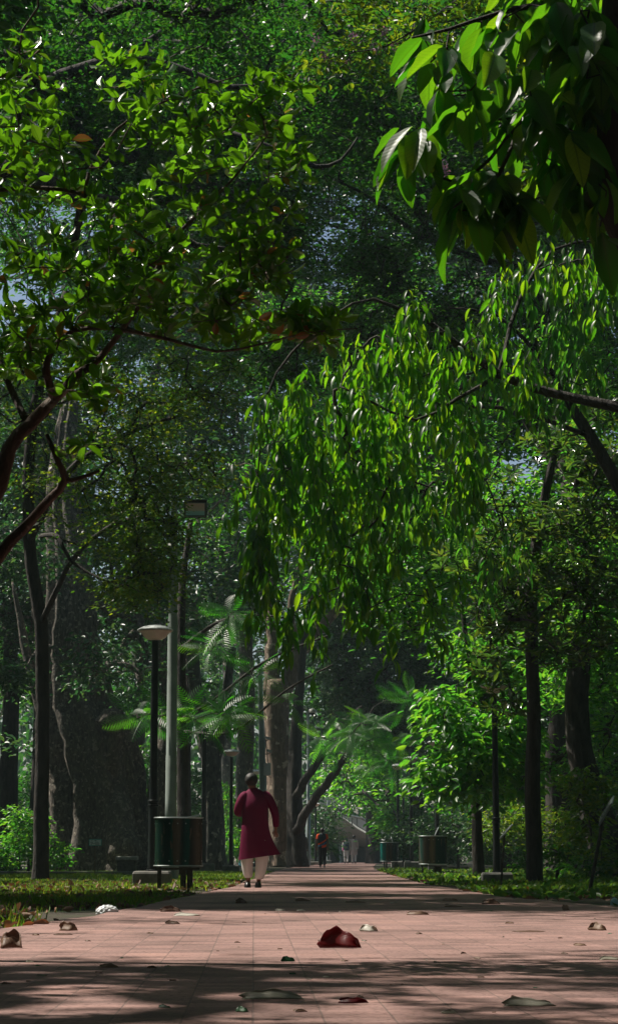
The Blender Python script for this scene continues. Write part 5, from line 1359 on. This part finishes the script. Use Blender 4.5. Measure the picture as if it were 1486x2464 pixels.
def skin_body(name, V, E, mat, parent, sub=2):
    me = bpy.data.meshes.new(name)
    me.from_pydata([v[0] for v in V], E, [])
    me.materials.append(mat)
    o = bpy.data.objects.new(name, me); COL.objects.link(o); o.parent = parent
    sk = o.modifiers.new('skin', 'SKIN'); sk.use_smooth_shade = True
    ss = o.modifiers.new('sub', 'SUBSURF'); ss.levels = sub; ss.render_levels = sub
    lay = me.skin_vertices[0].data if me.skin_vertices else None
    if lay is None:
        bm = bmesh.new(); bm.from_mesh(me); bm.verts.layers.skin.verify(); bm.to_mesh(me); bm.free(); lay = me.skin_vertices[0].data
    for i, v in enumerate(V):
        r = v[1]; lay[i].radius = (r, r) if not isinstance(r, tuple) else r
        lay[i].use_root = (i == 0)
    return o


def make_body(root, J, mat, fingers=True, s=1.0):
    """J: joints. y is forward (away from the camera for people who walk away)"""
    V, E = [], []
    def add(p, r, par=None):
        V.append((tuple(p), r)); i = len(V) - 1
        if par is not None: E.append((par, i))
        return i
    pel = add(J['pelvis'], (.12, .10)); wa = add(J['waist'], (.11, .075), pel); ch = add(J['chest'], (.12, .075), wa); ub = add(J['collar'], (.06, .045), ch)
    nk = add(J['neck'], .052, ub); hb_ = add(Vector(J['head']) + Vector((0, -.005, -.055)), (.062, .07), nk); hc = add(J['head'], (.074, .088), hb_); ht = add(Vector(J['head']) + Vector((0, -.01, .065)), (.055, .065), hc)
    hf = J.get('face', 1)
    ns = add(Vector(J['head']) + Vector((0, .098 * hf, -.02)), .014, hc)
    for sd in (-1, 1): add(Vector(J['head']) + Vector((sd * .083, -.004, -.018)), .016, hc)
    for sd, nm in ((-1, 'l'), (1, 'r')):
        sh = add(J['sh_' + nm], .055, ub); el = add(J['el_' + nm], .038, sh); wr = add(J['wr_' + nm], .025, el)
        d = (Vector(J['wr_' + nm]) - Vector(J['el_' + nm])).normalized(); d = (d + Vector(J.get('hd_' + nm, (0, 0, 0)))).normalized()
        pm = add(Vector(J['wr_' + nm]) + d * .065, (.034, .018), wr)
        if fingers:
            side = d.cross(Vector((0, 1, 0))).normalized(); curl = side.cross(d).normalized()
            for q, (o_, L_) in enumerate(((-.028, .062), (-.010, .072), (.010, .068), (.027, .052))):
                k1 = add(Vector(V[pm][0]) + side * o_ + d * .032, .0095, pm); k2 = add(Vector(V[k1][0]) + d * L_ * .45 + curl * .012, .0085, k1); add(Vector(V[k2][0]) + d * L_ * .35 + curl * .028, .007, k2)
            t1 = add(Vector(V[pm][0]) + side * -.036 * sd + d * -.012 + curl * .012, .012, pm); add(Vector(V[t1][0]) + side * -.016 * sd + d * .04 + curl * .012, .009, t1)
        hp = add(J['hip_' + nm], .085, pel); kn = add(J['kn_' + nm], .055, hp); an = add(J['an_' + nm], .036, kn)
        add(Vector(J['an_' + nm]) + Vector((0, .13, -.05)), .030, an)
    o = skin_body('body', V, E, mat, root)
    return o


def ring(c, rx, ry, n=28, folds=0, ph=0.0, amp=0.0, tilt=(0, 0)):
    out = []
    for j in range(n):
        a = 2 * math.pi * j / n
        q = 1 + amp * math.cos(folds * a + ph) + amp * .5 * math.cos((folds * 2 - 3) * a + ph * 2)
        x, y = rx * q * math.cos(a), ry * q * math.sin(a)
        out.append((c[0] + x, c[1] + y, c[2] + x * tilt[0] + y * tilt[1]))
    return out


def sleeve(m, pts, rad, n=14, fold=.05):
    m.tube(pts, rad, n=n)
    return m


def cloth(name, col, rough=.8, trans=0.0):
    m, nt, n, l, b = new_mat(name)
    tc = N(n, 'ShaderNodeTexCoord'); no = N(n, 'ShaderNodeTexNoise'); no.inputs['Scale'].default_value = 5; no.inputs['Detail'].default_value = 6; no.inputs['Distortion'].default_value = .8
    mp = N(n, 'ShaderNodeMapping'); mp.inputs['Scale'].default_value = (1.5, 1.5, .6); l.new(tc.outputs['Object'], mp.inputs[0]); l.new(mp.outputs[0], no.inputs['Vector'])
    b.inputs['Base Color'].default_value = (*col, 1); b.inputs['Roughness'].default_value = rough; b.inputs['Specular IOR Level'].default_value = .2
    bp = N(n, 'ShaderNodeBump'); bp.inputs['Strength'].default_value = .35; bp.inputs['Distance'].default_value = .010; l.new(no.outputs['Fac'], bp.inputs['Height']); l.new(bp.outputs[0], b.inputs['Normal'])
    if trans:
        tl_ = N(n, 'ShaderNodeBsdfTranslucent'); tl_.inputs['Color'].default_value = (*col, 1)
        mx = N(n, 'ShaderNodeMixShader'); mx.inputs[0].default_value = trans; l.new(b.outputs[0], mx.inputs[1]); l.new(tl_.outputs[0], mx.inputs[2]); l.new(mx.outputs[0], n['Material Output'].inputs['Surface'])
    return m


def subsurf(o, lv=1):
    s = o.modifiers.new('sub', 'SUBSURF'); s.levels = lv; s.render_levels = lv
    return o


# ---- the man in maroon
base, Ym = ground_at(612, 2140)
mp_ = empty('person', (base.x, base.y, 0.02), 'man in a long maroon kurta and white trousers walking away along the path', 'person')
J = dict(pelvis=(.0, 0, .92), waist=(.0, .02, 1.08), chest=(.0, .05, 1.26), collar=(-.01, .06, 1.40), neck=(-.03, .035, 1.50), head=(-.055, .03, 1.605),
         sh_l=(-.165, .03, 1.375), el_l=(-.265, .02, 1.13), wr_l=(-.20, .25, 1.10), hd_l=(.2, .4, 0), sh_r=(.165, .03, 1.375), el_r=(.30, -.03, 1.15), wr_r=(.315, -.01, .885), hd_r=(0, .25, -.3),
         hip_l=(-.09, 0, .88), kn_l=(-.10, .06, .50), an_l=(-.095, .04, .10), hip_r=(.09, 0, .88), kn_r=(.09, -.02, .50), an_r=(.065, -.05, .12))
make_body(mp_, J, M['skin'])
# hair: cap over the back and top of the skull, cropped at the nape
m = MB(); hx, hy, hz_ = J['head']
rings = []
for t in range(9):
    z = -.088 + .205 * t / 8
    rr = math.sqrt(max(0.02, 1 - ((z - .01) / .112) ** 2))
    ring_ = []
    for j in range(26):
        a = 2 * math.pi * j / 26
        fx_, fy_ = math.cos(a), math.sin(a)
        cut = 1.0
        if z < .03 and fy_ > .15: cut = .80          # face side stays bare
        if z < -.03: cut *= .93
        w_ = 1 + .02 * math.sin(7 * a + t * 2.1) + .02 * rng.normal()
        ring_.append((hx + fx_ * .101 * rr * cut * w_, hy - .012 + fy_ * .114 * rr * cut * w_, hz_ + z))
    rings.append(ring_)
m.loft(rings); o = m.build('hair', M['hair'], mp_, smooth=True); subsurf(o)
m = MB(); 
KM = cloth('maroon_cloth', (0.13, 0.001, 0.034), .75, .0)
# kurta: torso and skirt flaring to the right, with both sleeves
rr_ = [(-.020, 1.495, .060, .058, 0), (-.018, 1.472, .080, .066, 0), (-.01, 1.445, .125, .074, 0), (.0, 1.410, .172, .088, 0), (.003, 1.36, .198, .104, .004), (.004, 1.29, .206, .122, .008), (.004, 1.20, .202, .128, .01), (.006, 1.12, .195, .12, .014), (.008, 1.0, .198, .125, .02),
       (.012, .88, .208, .135, .04), (.022, .76, .225, .145, .06), (.045, .64, .255, .155, .075), (.065, .54, .275, .165, .09), (.080, .455, .300, .175, .10)]
m = MB(); m.loft([ring((cx, max(0, z - 1.2) * .16, z), rx, ry, 40, 5, 1.0 + z, am, tilt=((.14 if z < .5 else .05 if z < .6 else 0), 0)) for cx, z, rx, ry, am in rr_], cap=False)
b0 = len(m.v); m.loft([ring((cx, 0, z), rx * .97, ry * .97, 40, 5, 1.0 + z, am, tilt=(.14, 0)) for cx, z, rx, ry, am in rr_[-1:-3:-1]], cap=False)
m.tube([(-.10, .03, 1.40), (-.165, .02, 1.368), (-.215, .01, 1.28), (-.258, .01, 1.17), (-.262, .04, 1.12), (-.245, .13, 1.11), (-.21, .235, 1.10)], [.07, .082, .074, .064, .064, .056, .046], n=16)
m.tube([(.10, .03, 1.40), (.17, .02, 1.372), (.225, 0, 1.30), (.275, -.025, 1.20), (.302, -.03, 1.13), (.316, -.025, 1.04), (.322, -.015, .95), (.320, -.01, .895)], [.07, .084, .074, .066, .063, .058, .050, .046], n=16)
o = m.build('kurta', KM, mp_, smooth=True); subsurf(o)
WT = cloth('white_cotton', (0.74, 0.72, 0.69), .85, .0)
m = MB()
m.loft([ring((-.095, 0, .80), .12, .12, 24), ring((-.105, .02, .62), .115, .115, 24, 4, 1, .02), ring((-.112, .04, .45), .100, .11, 24, 5, 2, .05), ring((-.115, .05, .30), .086, .10, 24, 6, 3, .05), ring((-.098, .045, .20), .075, .082, 24, 5, 1, .03), ring((-.095, .04, .135), .060, .068, 24, 4, 1, .02)])
m.loft([ring((.10, -.01, .80), .12, .12, 24), ring((.10, -.02, .62), .118, .115, 24, 4, 2, .02), ring((.108, -.03, .45), .10, .11, 24, 5, 1, .05), ring((.105, -.04, .30), .088, .10, 24, 6, 2, .05), ring((.080, -.05, .19), .080, .085, 24, 5, 3, .03), ring((.072, -.05, .115), .068, .072, 24, 4, 1, .02)])
o = m.build('trousers', WT, mp_, smooth=True); subsurf(o)
for sx, yo, hl in ((-.105, .02, 0), (.055, -.07, 0)):
    m = MB(); m.loft([[(sx + .052 * math.cos(a) * (1 - .1 * h), yo + .03 + .135 * math.sin(a) * (1 - .12 * h), z) for a in [2 * math.pi * j / 20 for j in range(20)]] for z, h in ((0, 0), (.025, 0), (.05, 1), (.075, 2.5), (.085, 4))])
    o = m.build('shoe', plain('black_leather', (0.015, 0.015, 0.015), .35), mp_, smooth=True)


def walker(x, yb, yt, lab, top_col, leg_col, H=1.68, stride=.10, cat='person', dress=None, skin='skin_dark', arms=(0, 0), extra=None, sleeve_col=None, short=True, z0=0.0, hairlen=0, hem=.80, face=1):
    base, Yd = ground_at(x, yb)
    h = W(x, yt, Yd).z
    s = h / H
    t = empty('person', (base.x, base.y, z0), lab, cat)
    t.scale = (s, s, s)
    J = dict(pelvis=(0, 0, .92), waist=(0, .01, 1.06), chest=(0, 0, 1.25), collar=(0, -.01, 1.39), neck=(0, 0, 1.45), head=(0, .015, 1.56),
             sh_l=(-.165, 0, 1.36), el_l=(-.23 - arms[0] * .1, -.02, 1.10), wr_l=(-.235 - arms[0] * .1, .06, .86), sh_r=(.165, 0, 1.36), el_r=(.23 + arms[1] * .1, -.02, 1.10), wr_r=(.235 + arms[1] * .1, .06, .86),
             hip_l=(-.09, 0, .88), kn_l=(-.09, stride * .6, .48), an_l=(-.085, stride, .09), hip_r=(.09, 0, .88), kn_r=(.09, -stride * .2, .48), an_r=(.085, -stride, .11), face=face)
    if extra and 'J' in extra: J.update(extra['J'])
    make_body(t, J, M[skin])
    hx, hy, hz_ = J['head']
    m = MB(); rings = []
    for q in range(7):
        z = -.07 - hairlen + (.175 + hairlen) * q / 6
        rr = math.sqrt(max(.02, 1 - ((max(z, -.06) - .01) / .112) ** 2))
        rings.append([(hx + math.cos(a) * .090 * rr, hy - .010 * face + math.sin(a) * .104 * rr * (.8 if z < .03 and math.sin(a) * face > .15 else 1), hz_ + z) for a in [2 * math.pi * j / 20 for j in range(20)]])
    m.loft(rings); m.build('hair', M['hair'], t, smooth=True)
    m = MB()
    prof = [(1.44, .065, .06), (1.41, .12, .08), (1.385, .175, .10), (1.32, .200, .115), (1.2, .195, .118), (1.05, .175, .112), (.93, .182, .118)]
    if hem < .85: prof += [(.82, .20, .13), (hem + .1, .215, .14), (hem, .225, .15)]
    else: prof += [(hem, .185, .12)]
    m.loft([ring((0, 0, z), rx, ry, 26, 4, z * 3, .012) for z, rx, ry in prof])
    def arm_pts(nm, cut):
        a, b_, c = Vector(J['sh_' + nm]), Vector(J['el_' + nm]), Vector(J['wr_' + nm])
        i = Vector(((a.x) * .7, 0, a.z + .01))
        return ([i, a, a.lerp(b_, .6)] if cut else [i, a, b_, c]), ([.06, .07, .066] if cut else [.06, .07, .056, .042])
    same = sleeve_col is None
    for nm in ('l', 'r'):
        P_, R_ = arm_pts(nm, short)
        if same: m.tube(P_, R_, n=12)
    o = m.build('shirt' if hem >= .80 else 'tunic', top_col, t, smooth=True)
    if not same:
        for nm in ('l', 'r'):
            P_, R_ = arm_pts(nm, short); m2 = MB(); m2.tube(P_, [q * 1.03 for q in R_], n=12); m2.build('sleeve', sleeve_col, t, smooth=True)
    m = MB()
    for nm, sx in (('l', -1), ('r', 1)):
        h_, k_, a_ = Vector(J['hip_' + nm]), Vector(J['kn_' + nm]), Vector(J['an_' + nm])
        m.tube([h_ + Vector((0, 0, .06)), h_.lerp(k_, .5), k_, a_ + Vector((0, 0, .02))], [.11, .098, .078, .060], n=14)
    m.build('trousers', leg_col, t, smooth=True)
    for nm in ('l', 'r'):
        a_ = J['an_' + nm]; m = MB()
        m.loft([[(a_[0] + .045 * math.cos(a) * q, a_[1] + .05 * face + .13 * math.sin(a) * q, z) for a in [2 * math.pi * j / 14 for j in range(14)]] for z, q in ((0, 1), (.03, 1), (.07, .75))])
        m.build('shoe', M['black_paint'], t, smooth=True)
    return t, base, Yd


NAVY = cloth('navy_cloth', (0.01, 0.022, 0.035)); ORG = cloth('orange_cloth', (0.75, 0.09, 0.02), .8, .15); DKC = cloth('dark_trousers', (0.012, 0.016, 0.02)); BLU = cloth('blue_cloth', (0.02, 0.12, 0.22))
WHT = cloth('white_cloth', (0.60, 0.60, 0.58), .85, .1); GRY = cloth('grey_cloth', (0.10, 0.10, 0.09)); PNK = cloth('pale_pink_cloth', (0.55, 0.46, 0.44), .85, .1); LTB = cloth('pale_blue_cloth', (0.42, 0.50, 0.58), .85, .1)
t, b1, _ = walker(775, 2089, 1992, 'man in a dark shirt with orange sleeves and an orange and blue sash walking away', NAVY, DKC, sleeve_col=ORG, hem=.86)
m = MB()
def sash(m, x0, z0, x1, z1, w, off):
    L_ = 14
    for i in range(L_):
        f0, f1 = i / L_, (i + 1) / L_
        q = []
        for f, wz in ((f0, w), (f0, -w), (f1, -w), (f1, w)):
            x = x0 + (x1 - x0) * f; z = z0 + (z1 - z0) * (f ** 1.5)
            y = -math.sqrt(max(.0, 1 - (x / .205) ** 2)) * .125 - off
            q.append((x, y, z + wz))
        b = len(m.v); m.v += q; m.v += [(a, b__ + .006, c) for a, b__, c in q]
        m.f += [[b, b + 1, b + 2, b + 3], [b + 7, b + 6, b + 5, b + 4], [b, b + 4, b + 5, b + 1], [b + 2, b + 6, b + 7, b + 3], [b, b + 3, b + 7, b + 4], [b + 1, b + 5, b + 6, b + 2]]
sash(m, -.17, .99, .17, 1.18, .03, .008); m.build('orange_stripe', ORG, t)
m = MB(); sash(m, -.17, .91, .17, 1.06, .035, .008); m.build('blue_stripe', BLU, t)
m = MB(); sash(m, -.02, .88, .17, .93, .05, .009); m.build('orange_hem', ORG, t)
t, _, _ = walker(727, 2087, 2001, 'person in a dark grey tunic and buff scarf beside the globe camera pole', GRY, DKC, hem=.60, short=False, hairlen=.05, stride=.12)
m = MB(); m.tube([(-.16, -.04, 1.38), (-.20, -.10, 1.15), (-.26, -.10, .92), (-.33, -.08, .68)], [.05, .06, .06, .03], n=10); m.build('scarf', cloth('buff_scarf', (0.30, 0.26, 0.18)), t, smooth=True)
t, _, _ = walker(833, 2079, 2016, 'shorter one of the walking couple, with a dark blue backpack over white clothes', WHT, WHT, hem=.78, short=False, H=1.66)
m = MB(); m.loft([[(x * .15, -.14 + y * .07, 1.34 - .0 + z) for x, y in [(math.cos(a), math.sin(a)) for a in [2 * math.pi * j / 16 for j in range(16)]]] for z in (0.0,)] + [[(x * .17, -.15 + y * .10, z) for x, y in [(math.cos(a), math.sin(a)) for a in [2 * math.pi * j / 16 for j in range(16)]]] for z in (1.25, 1.0, .88)] + [[(x * .13, -.14 + y * .06, .84) for x, y in [(math.cos(a), math.sin(a)) for a in [2 * math.pi * j / 16 for j in range(16)]]]]); o = m.build('backpack', cloth('backpack_cloth', (0.08, 0.10, 0.14)), t, smooth=True)
m = MB(); m.tube([(-.16, -.02, 1.2), (-.20, -.04, 1.0), (-.21, -.03, .8)], [.035, .05, .03], n=8); m.build('scarf', cloth('magenta_scarf', (0.55, 0.05, 0.25)), t, smooth=True)
t, _, _ = walker(851, 2079, 2010, 'taller one of the walking couple in a pale kurta, arm over the other', PNK, WHT, hem=.52, short=False, extra={'J': dict(el_l=(-.36, -.03, 1.34), wr_l=(-.55, -.06, 1.30))})
walker(896, 2078, 2037, 'walker in pale blue clothes in front of the dark underpass', LTB, LTB, hem=.82)
walker(909, 2078, 2037, 'walker in a white shirt and black trousers beside the teal bin', WHT, DKC, hem=.82)
walker(543, 2076, 2019, 'man in a white shirt and dark trousers standing among the trees left of the path', WHT, DKC, hem=.86, stride=.04)

# ------------------------------------------------------------------ things lying about
M['dry1'] = leaf_mat('fallen_brown_leaf', (0.10, 0.05, 0.03), (0.16, 0.085, 0.05), (0.3, 0.2, 0.13), (0.28, 0.10, 0.04), 0.2, .55, veins=True)
M['dry_red'] = leaf_mat('fallen_red_leaf', (0.06, 0.003, 0.005), (0.10, 0.004, 0.006), (0.16, 0.008, 0.01), (0.30, 0.006, 0.008), 0.35, .35, veins=True)
M['dry_pale'] = leaf_mat('fallen_pale_leaf', (0.35, 0.33, 0.25), (0.45, 0.43, 0.34), (0.6, 0.58, 0.5), (0.4, 0.36, 0.22), 0.25, .5, veins=True)
M['dry_green'] = leaf_mat('fallen_green_leaf', (0.02, 0.10, 0.05), (0.03, 0.14, 0.06), (0.06, 0.18, 0.08), (0.1, 0.3, 0.05), 0.3, .4, veins=True)


def fallen_leaf(x, y, wpx, hpx, mat, lab, rot=0.0, curl=1.0, group=None, seed=0):
    """a curled dry leaf resting on the ground; wpx, hpx its size in the photograph"""
    base, Yd = ground_at(x, y); k = Yd / F
    L_ = wpx * k; Hh = hpx * k
    r_ = np.random.default_rng(seed + int(x * 7 + y))
    nu, nv = 6, 12
    V, Fc, UV = [], [], []
    wd = max(Hh * 1.15, L_ * .30)
    a1, a2 = r_.random() * 6, r_.random() * 6
    for i in range(nv + 1):
        t = i / nv
        half = wd * .55 * math.sin(math.pi * min(.999, t ** .8)) ** .7 + .001
        if t > .86: half *= max(.15, (1 - t) / .14)
        for j in range(nu + 1):
            u = 2 * j / nu - 1
            # one long edge rests on the ground, the other stands up and curls over
            up_ = (u + 1) / 2
            zz = Hh * (up_ ** .8) * (math.sin(math.pi * min(1, .06 + (t ** .8) * .94)) ** .42) * (1 + .10 * math.sin(t * 8 + a1) + .07 * math.sin(t * 21 + a2)) + .002
            yy = half * (u * .75 - (.55 * up_ ** 3 if curl > 0 else 0)) + .22 * Hh * math.sin(t * 7 + a1)
            V.append(((t - .5) * L_ + .04 * L_ * math.sin(u * 3 + a2), yy, max(.002, zz))); UV.append((u, t, 0))
    for i in range(nv):
        for j in range(nu):
            a = i * (nu + 1) + j; Fc.append((a, a + 1, a + nu + 2, a + nu + 1))
    flat = np.array(Fc).ravel()
    me = np_mesh('fallen_leaf', V, flat, np.full(len(Fc), 4), smooth=True, attrs={'tint': np.full(len(V), r_.random()), 'leafuv': np.array(UV)})
    o = link('fallen_leaf', me, M[mat]); o.location = (base.x, base.y, .021 if on_path(base.x, base.y) else .03)
    o.rotation_euler.z = math.radians(rot)
    st = o.modifiers.new('thick', 'SOLIDIFY'); st.thickness = .0012
    return tag(o, lab, 'fallen leaf', group)


FL = [(815, 2290, 98, 44, 'dry_red', 'large dark red curled leaf standing in the middle of the sunlit path', 4, 1), (886, 2249, 42, 16, 'dry_pale', 'white crumpled leaf right behind the large red leaf', -6, 1),
      (28, 2290, 58, 40, 'dry1', 'big brown curled leaf at the near left edge of the path', -20, 1), (165, 2247, 42, 22, 'dry1', 'dark brown leaf on the path corner below the plastic bag', 15, 1),
      (410, 2199, 50, 13, 'dry1', 'arched brown leaf in the shade left of centre', 8, 1), (450, 2210, 60, 8, 'dry_pale', 'flat grey leaf just right of the arched brown leaf', -3, 1), (415, 2230, 34, 8, 'dry1', 'small red brown leaf in front of the arched brown leaf', 5, 1),
      (580, 2178, 26, 12, 'dry1', 'dark hunched leaf on the path below the man in maroon', 0, 1), (728, 2173, 36, 7, 'dry1', 'dark flat leaf right of the man in maroon', 3, 1), (674, 2197, 24, 5, 'dry_pale', 'small orange tan leaf lying in a shade stripe near the centre', 10, 1), (724, 2197, 20, 4, 'leaf_olive2', 'tiny yellow green leaf lying near the centre', 0, 1),
      (1005, 2207, 50, 9, 'dry1', 'arched red brown leaf right of centre in the shade stripe', -4, 1), (1181, 2180, 42, 12, 'dry1', 'dark crumpled leaf pile near the right verge', 6, 1), (1362, 2195, 20, 13, 'dry1', 'small upright brown leaf near the right edge', 30, 1), (1436, 2246, 42, 18, 'dry1', 'folded brown leaf at the right edge of the sunlit band', -12, 1),
      (1467, 2321, 50, 9, 'dry_pale', 'pale curled leaf cut by the right edge of the picture', 5, 1), (1082, 2172, 34, 7, 'dry1', 'dark flat leaf near the far right verge', -5, 1), (855, 2176, 46, 4, 'dry1', 'thin dark leaf lying in the far shade stripe', 0, 1), (1090, 2187, 40, 4, 'dry1', 'thin dark leaf on the right half of the path', 4, 1),
      (262, 2340, 44, 9, 'dry1', 'dark leaf in the near shade on the left', 0, 1), (365, 2341, 22, 5, 'dry1', 'small dark leaf in the near shade right of another', 12, 1), (692, 2325, 34, 12, 'dry_green', 'small dark green leaf at the edge of the near shade', 20, 1),
      (655, 2420, 150, 22, 'dry_pale', 'long twisted pale leaf with its stalk in the near shade', -4, 1), (582, 2452, 30, 12, 'dry_green', 'green leaf at the bottom edge left of centre', -15, 1), (850, 2430, 66, 14, 'dry_red', 'small dark red leaf in the near shade below the large red leaf', 3, 1),
      (1080, 2457, 36, 9, 'dry_pale', 'yellowish leaf at the bottom edge right of centre', 8, 1), (1272, 2438, 122, 20, 'dry_pale', 'broad grey leaf arched on the path at the lower right', 2, 1), (1272, 2250, 76, 3, 'dry1', 'thin dry stick like leaf on the sunlit right half', 1, 1), (152, 2258, 46, 4, 'dry1', 'thin curled stalk on the path at the left', 14, 1),
      (86, 2259, 16, 4, 'dry1', 'short dark stalk left of the curled stalk', 5, 1), (1008, 2256, 14, 4, 'dry1', 'short red brown stub on the sunlit path right of the white leaf', 0, 1), (1395, 2285, 30, 6, 'dry1', 'dark leaf in the shadow streak near the right edge', 0, 1), (1225, 2229, 20, 4, 'dry1', 'tiny brown leaf above the thin stick', 0, 1)]
M['leaf_olive2'] = M['dry_pale']
for i, (x, y, w_, h_, mt, lab, rt, cu) in enumerate(FL):
    fallen_leaf(x, y + 2, w_, h_, mt, lab, rt, cu, seed=i)
# stalks
for i in range(70):      # small crumbs and bits, each its own thing
    x = random.uniform(10, 1476); y = 2168 + 290 * random.random() ** 1.3
    ppm_ = 2 * (y - 2059)
    w_ = (0.012 + .03 * random.random()) * ppm_
    fallen_leaf(x, y, w_, max(1.2, w_ * .22), random.choice(['dry1', 'dry1', 'dry_green', 'dry_pale']), 'tiny dry leaf fragment scattered on the paving', random.uniform(-60, 60), 1, group='small leaf fragments scattered over the path', seed=100 + i)

# plastic bags
def crumple(name, x, y, wpx, hpx, mat, lab, cat, seed):
    base, Yd = ground_at(x, y); k = Yd / F
    bm = bmesh.new(); bmesh.ops.create_icosphere(bm, subdivisions=4, radius=1)
    r_ = np.random.default_rng(seed); dirs = unit(r_.normal(size=(26, 3)))
    for v in bm.verts:
        d = np.array(v.co); q = 1 + sum(.10 * abs(float(d @ u) * 3 % 1 - .5) for u in dirs[:8]) - .2
        v.co = Vector((v.co.x * q * wpx * k / 2, v.co.y * q * wpx * k * .3, max(-.2, v.co.z * q) * hpx * k * 1.0 + .2 * hpx * k))
    me = bpy.data.meshes.new(name); bm.to_mesh(me); bm.free()
    for p_ in me.polygons: p_.use_smooth = False
    o = link(name, me, mat); o.location = (base.x, base.y, .005); return tag(o, lab, cat)


crumple('plastic_bag', 258, 2201, 54, 17, plain('white_plastic', (0.70, 0.72, 0.74), .35, vary=.05), 'crumpled white plastic bag at the left edge of the path', 'plastic bag', 1)
crumple('plastic_bag', 1478, 2180, 20, 14, plain('blue_plastic', (0.35, 0.55, 0.60), .35, vary=.05), 'pale blue plastic scrap in the litter at the right edge', 'plastic bag', 2)
m = MB(); sp_, Ysp = ground_at(582, 2085); m.lathe([(.16, 0), (.15, .02), (.13, .5), (.17, .55), (.17, .8), (.14, .85)], c=(sp_.x, sp_.y, 0), n=16); o = m.build('barrel', plain('blue_barrel', (0.10, 0.35, 0.50), .4), smooth=True); tag(o, 'small blue topped drum in the shrubs left of the man in maroon', 'drum')
m = MB(); sp_, Ysp = ground_at(752, 2081)
m.lathe([(.14, 0), (.18, .26), (.20, .28), (.20, .30), (.15, .30)], c=(sp_.x, sp_.y, 0), n=16); o = m.build('flower_pot', M['white_box'], smooth=True); tag(o, 'small white pot on the ground beside the globe camera pole', 'pot')
# ------------------------------------------------------------------ hazy air of the park
hb = MB().box((0, 95, 21), (150, 220, 44))
hm = bpy.data.materials.new('air'); hm.use_nodes = True
hn = hm.node_tree.nodes; hn.remove(hn['Principled BSDF'])
pv = hn.new('ShaderNodeVolumePrincipled'); pv.inputs['Color'].default_value = (0.70, 0.92, 0.95, 1); pv.inputs['Density'].default_value = 0.0005
hm.node_tree.links.new(pv.outputs[0], hn['Material Output'].inputs['Volume'])
ho = hb.build('haze', hm); tag(ho, 'thin haze hanging under the trees', 'haze', kind='stuff')
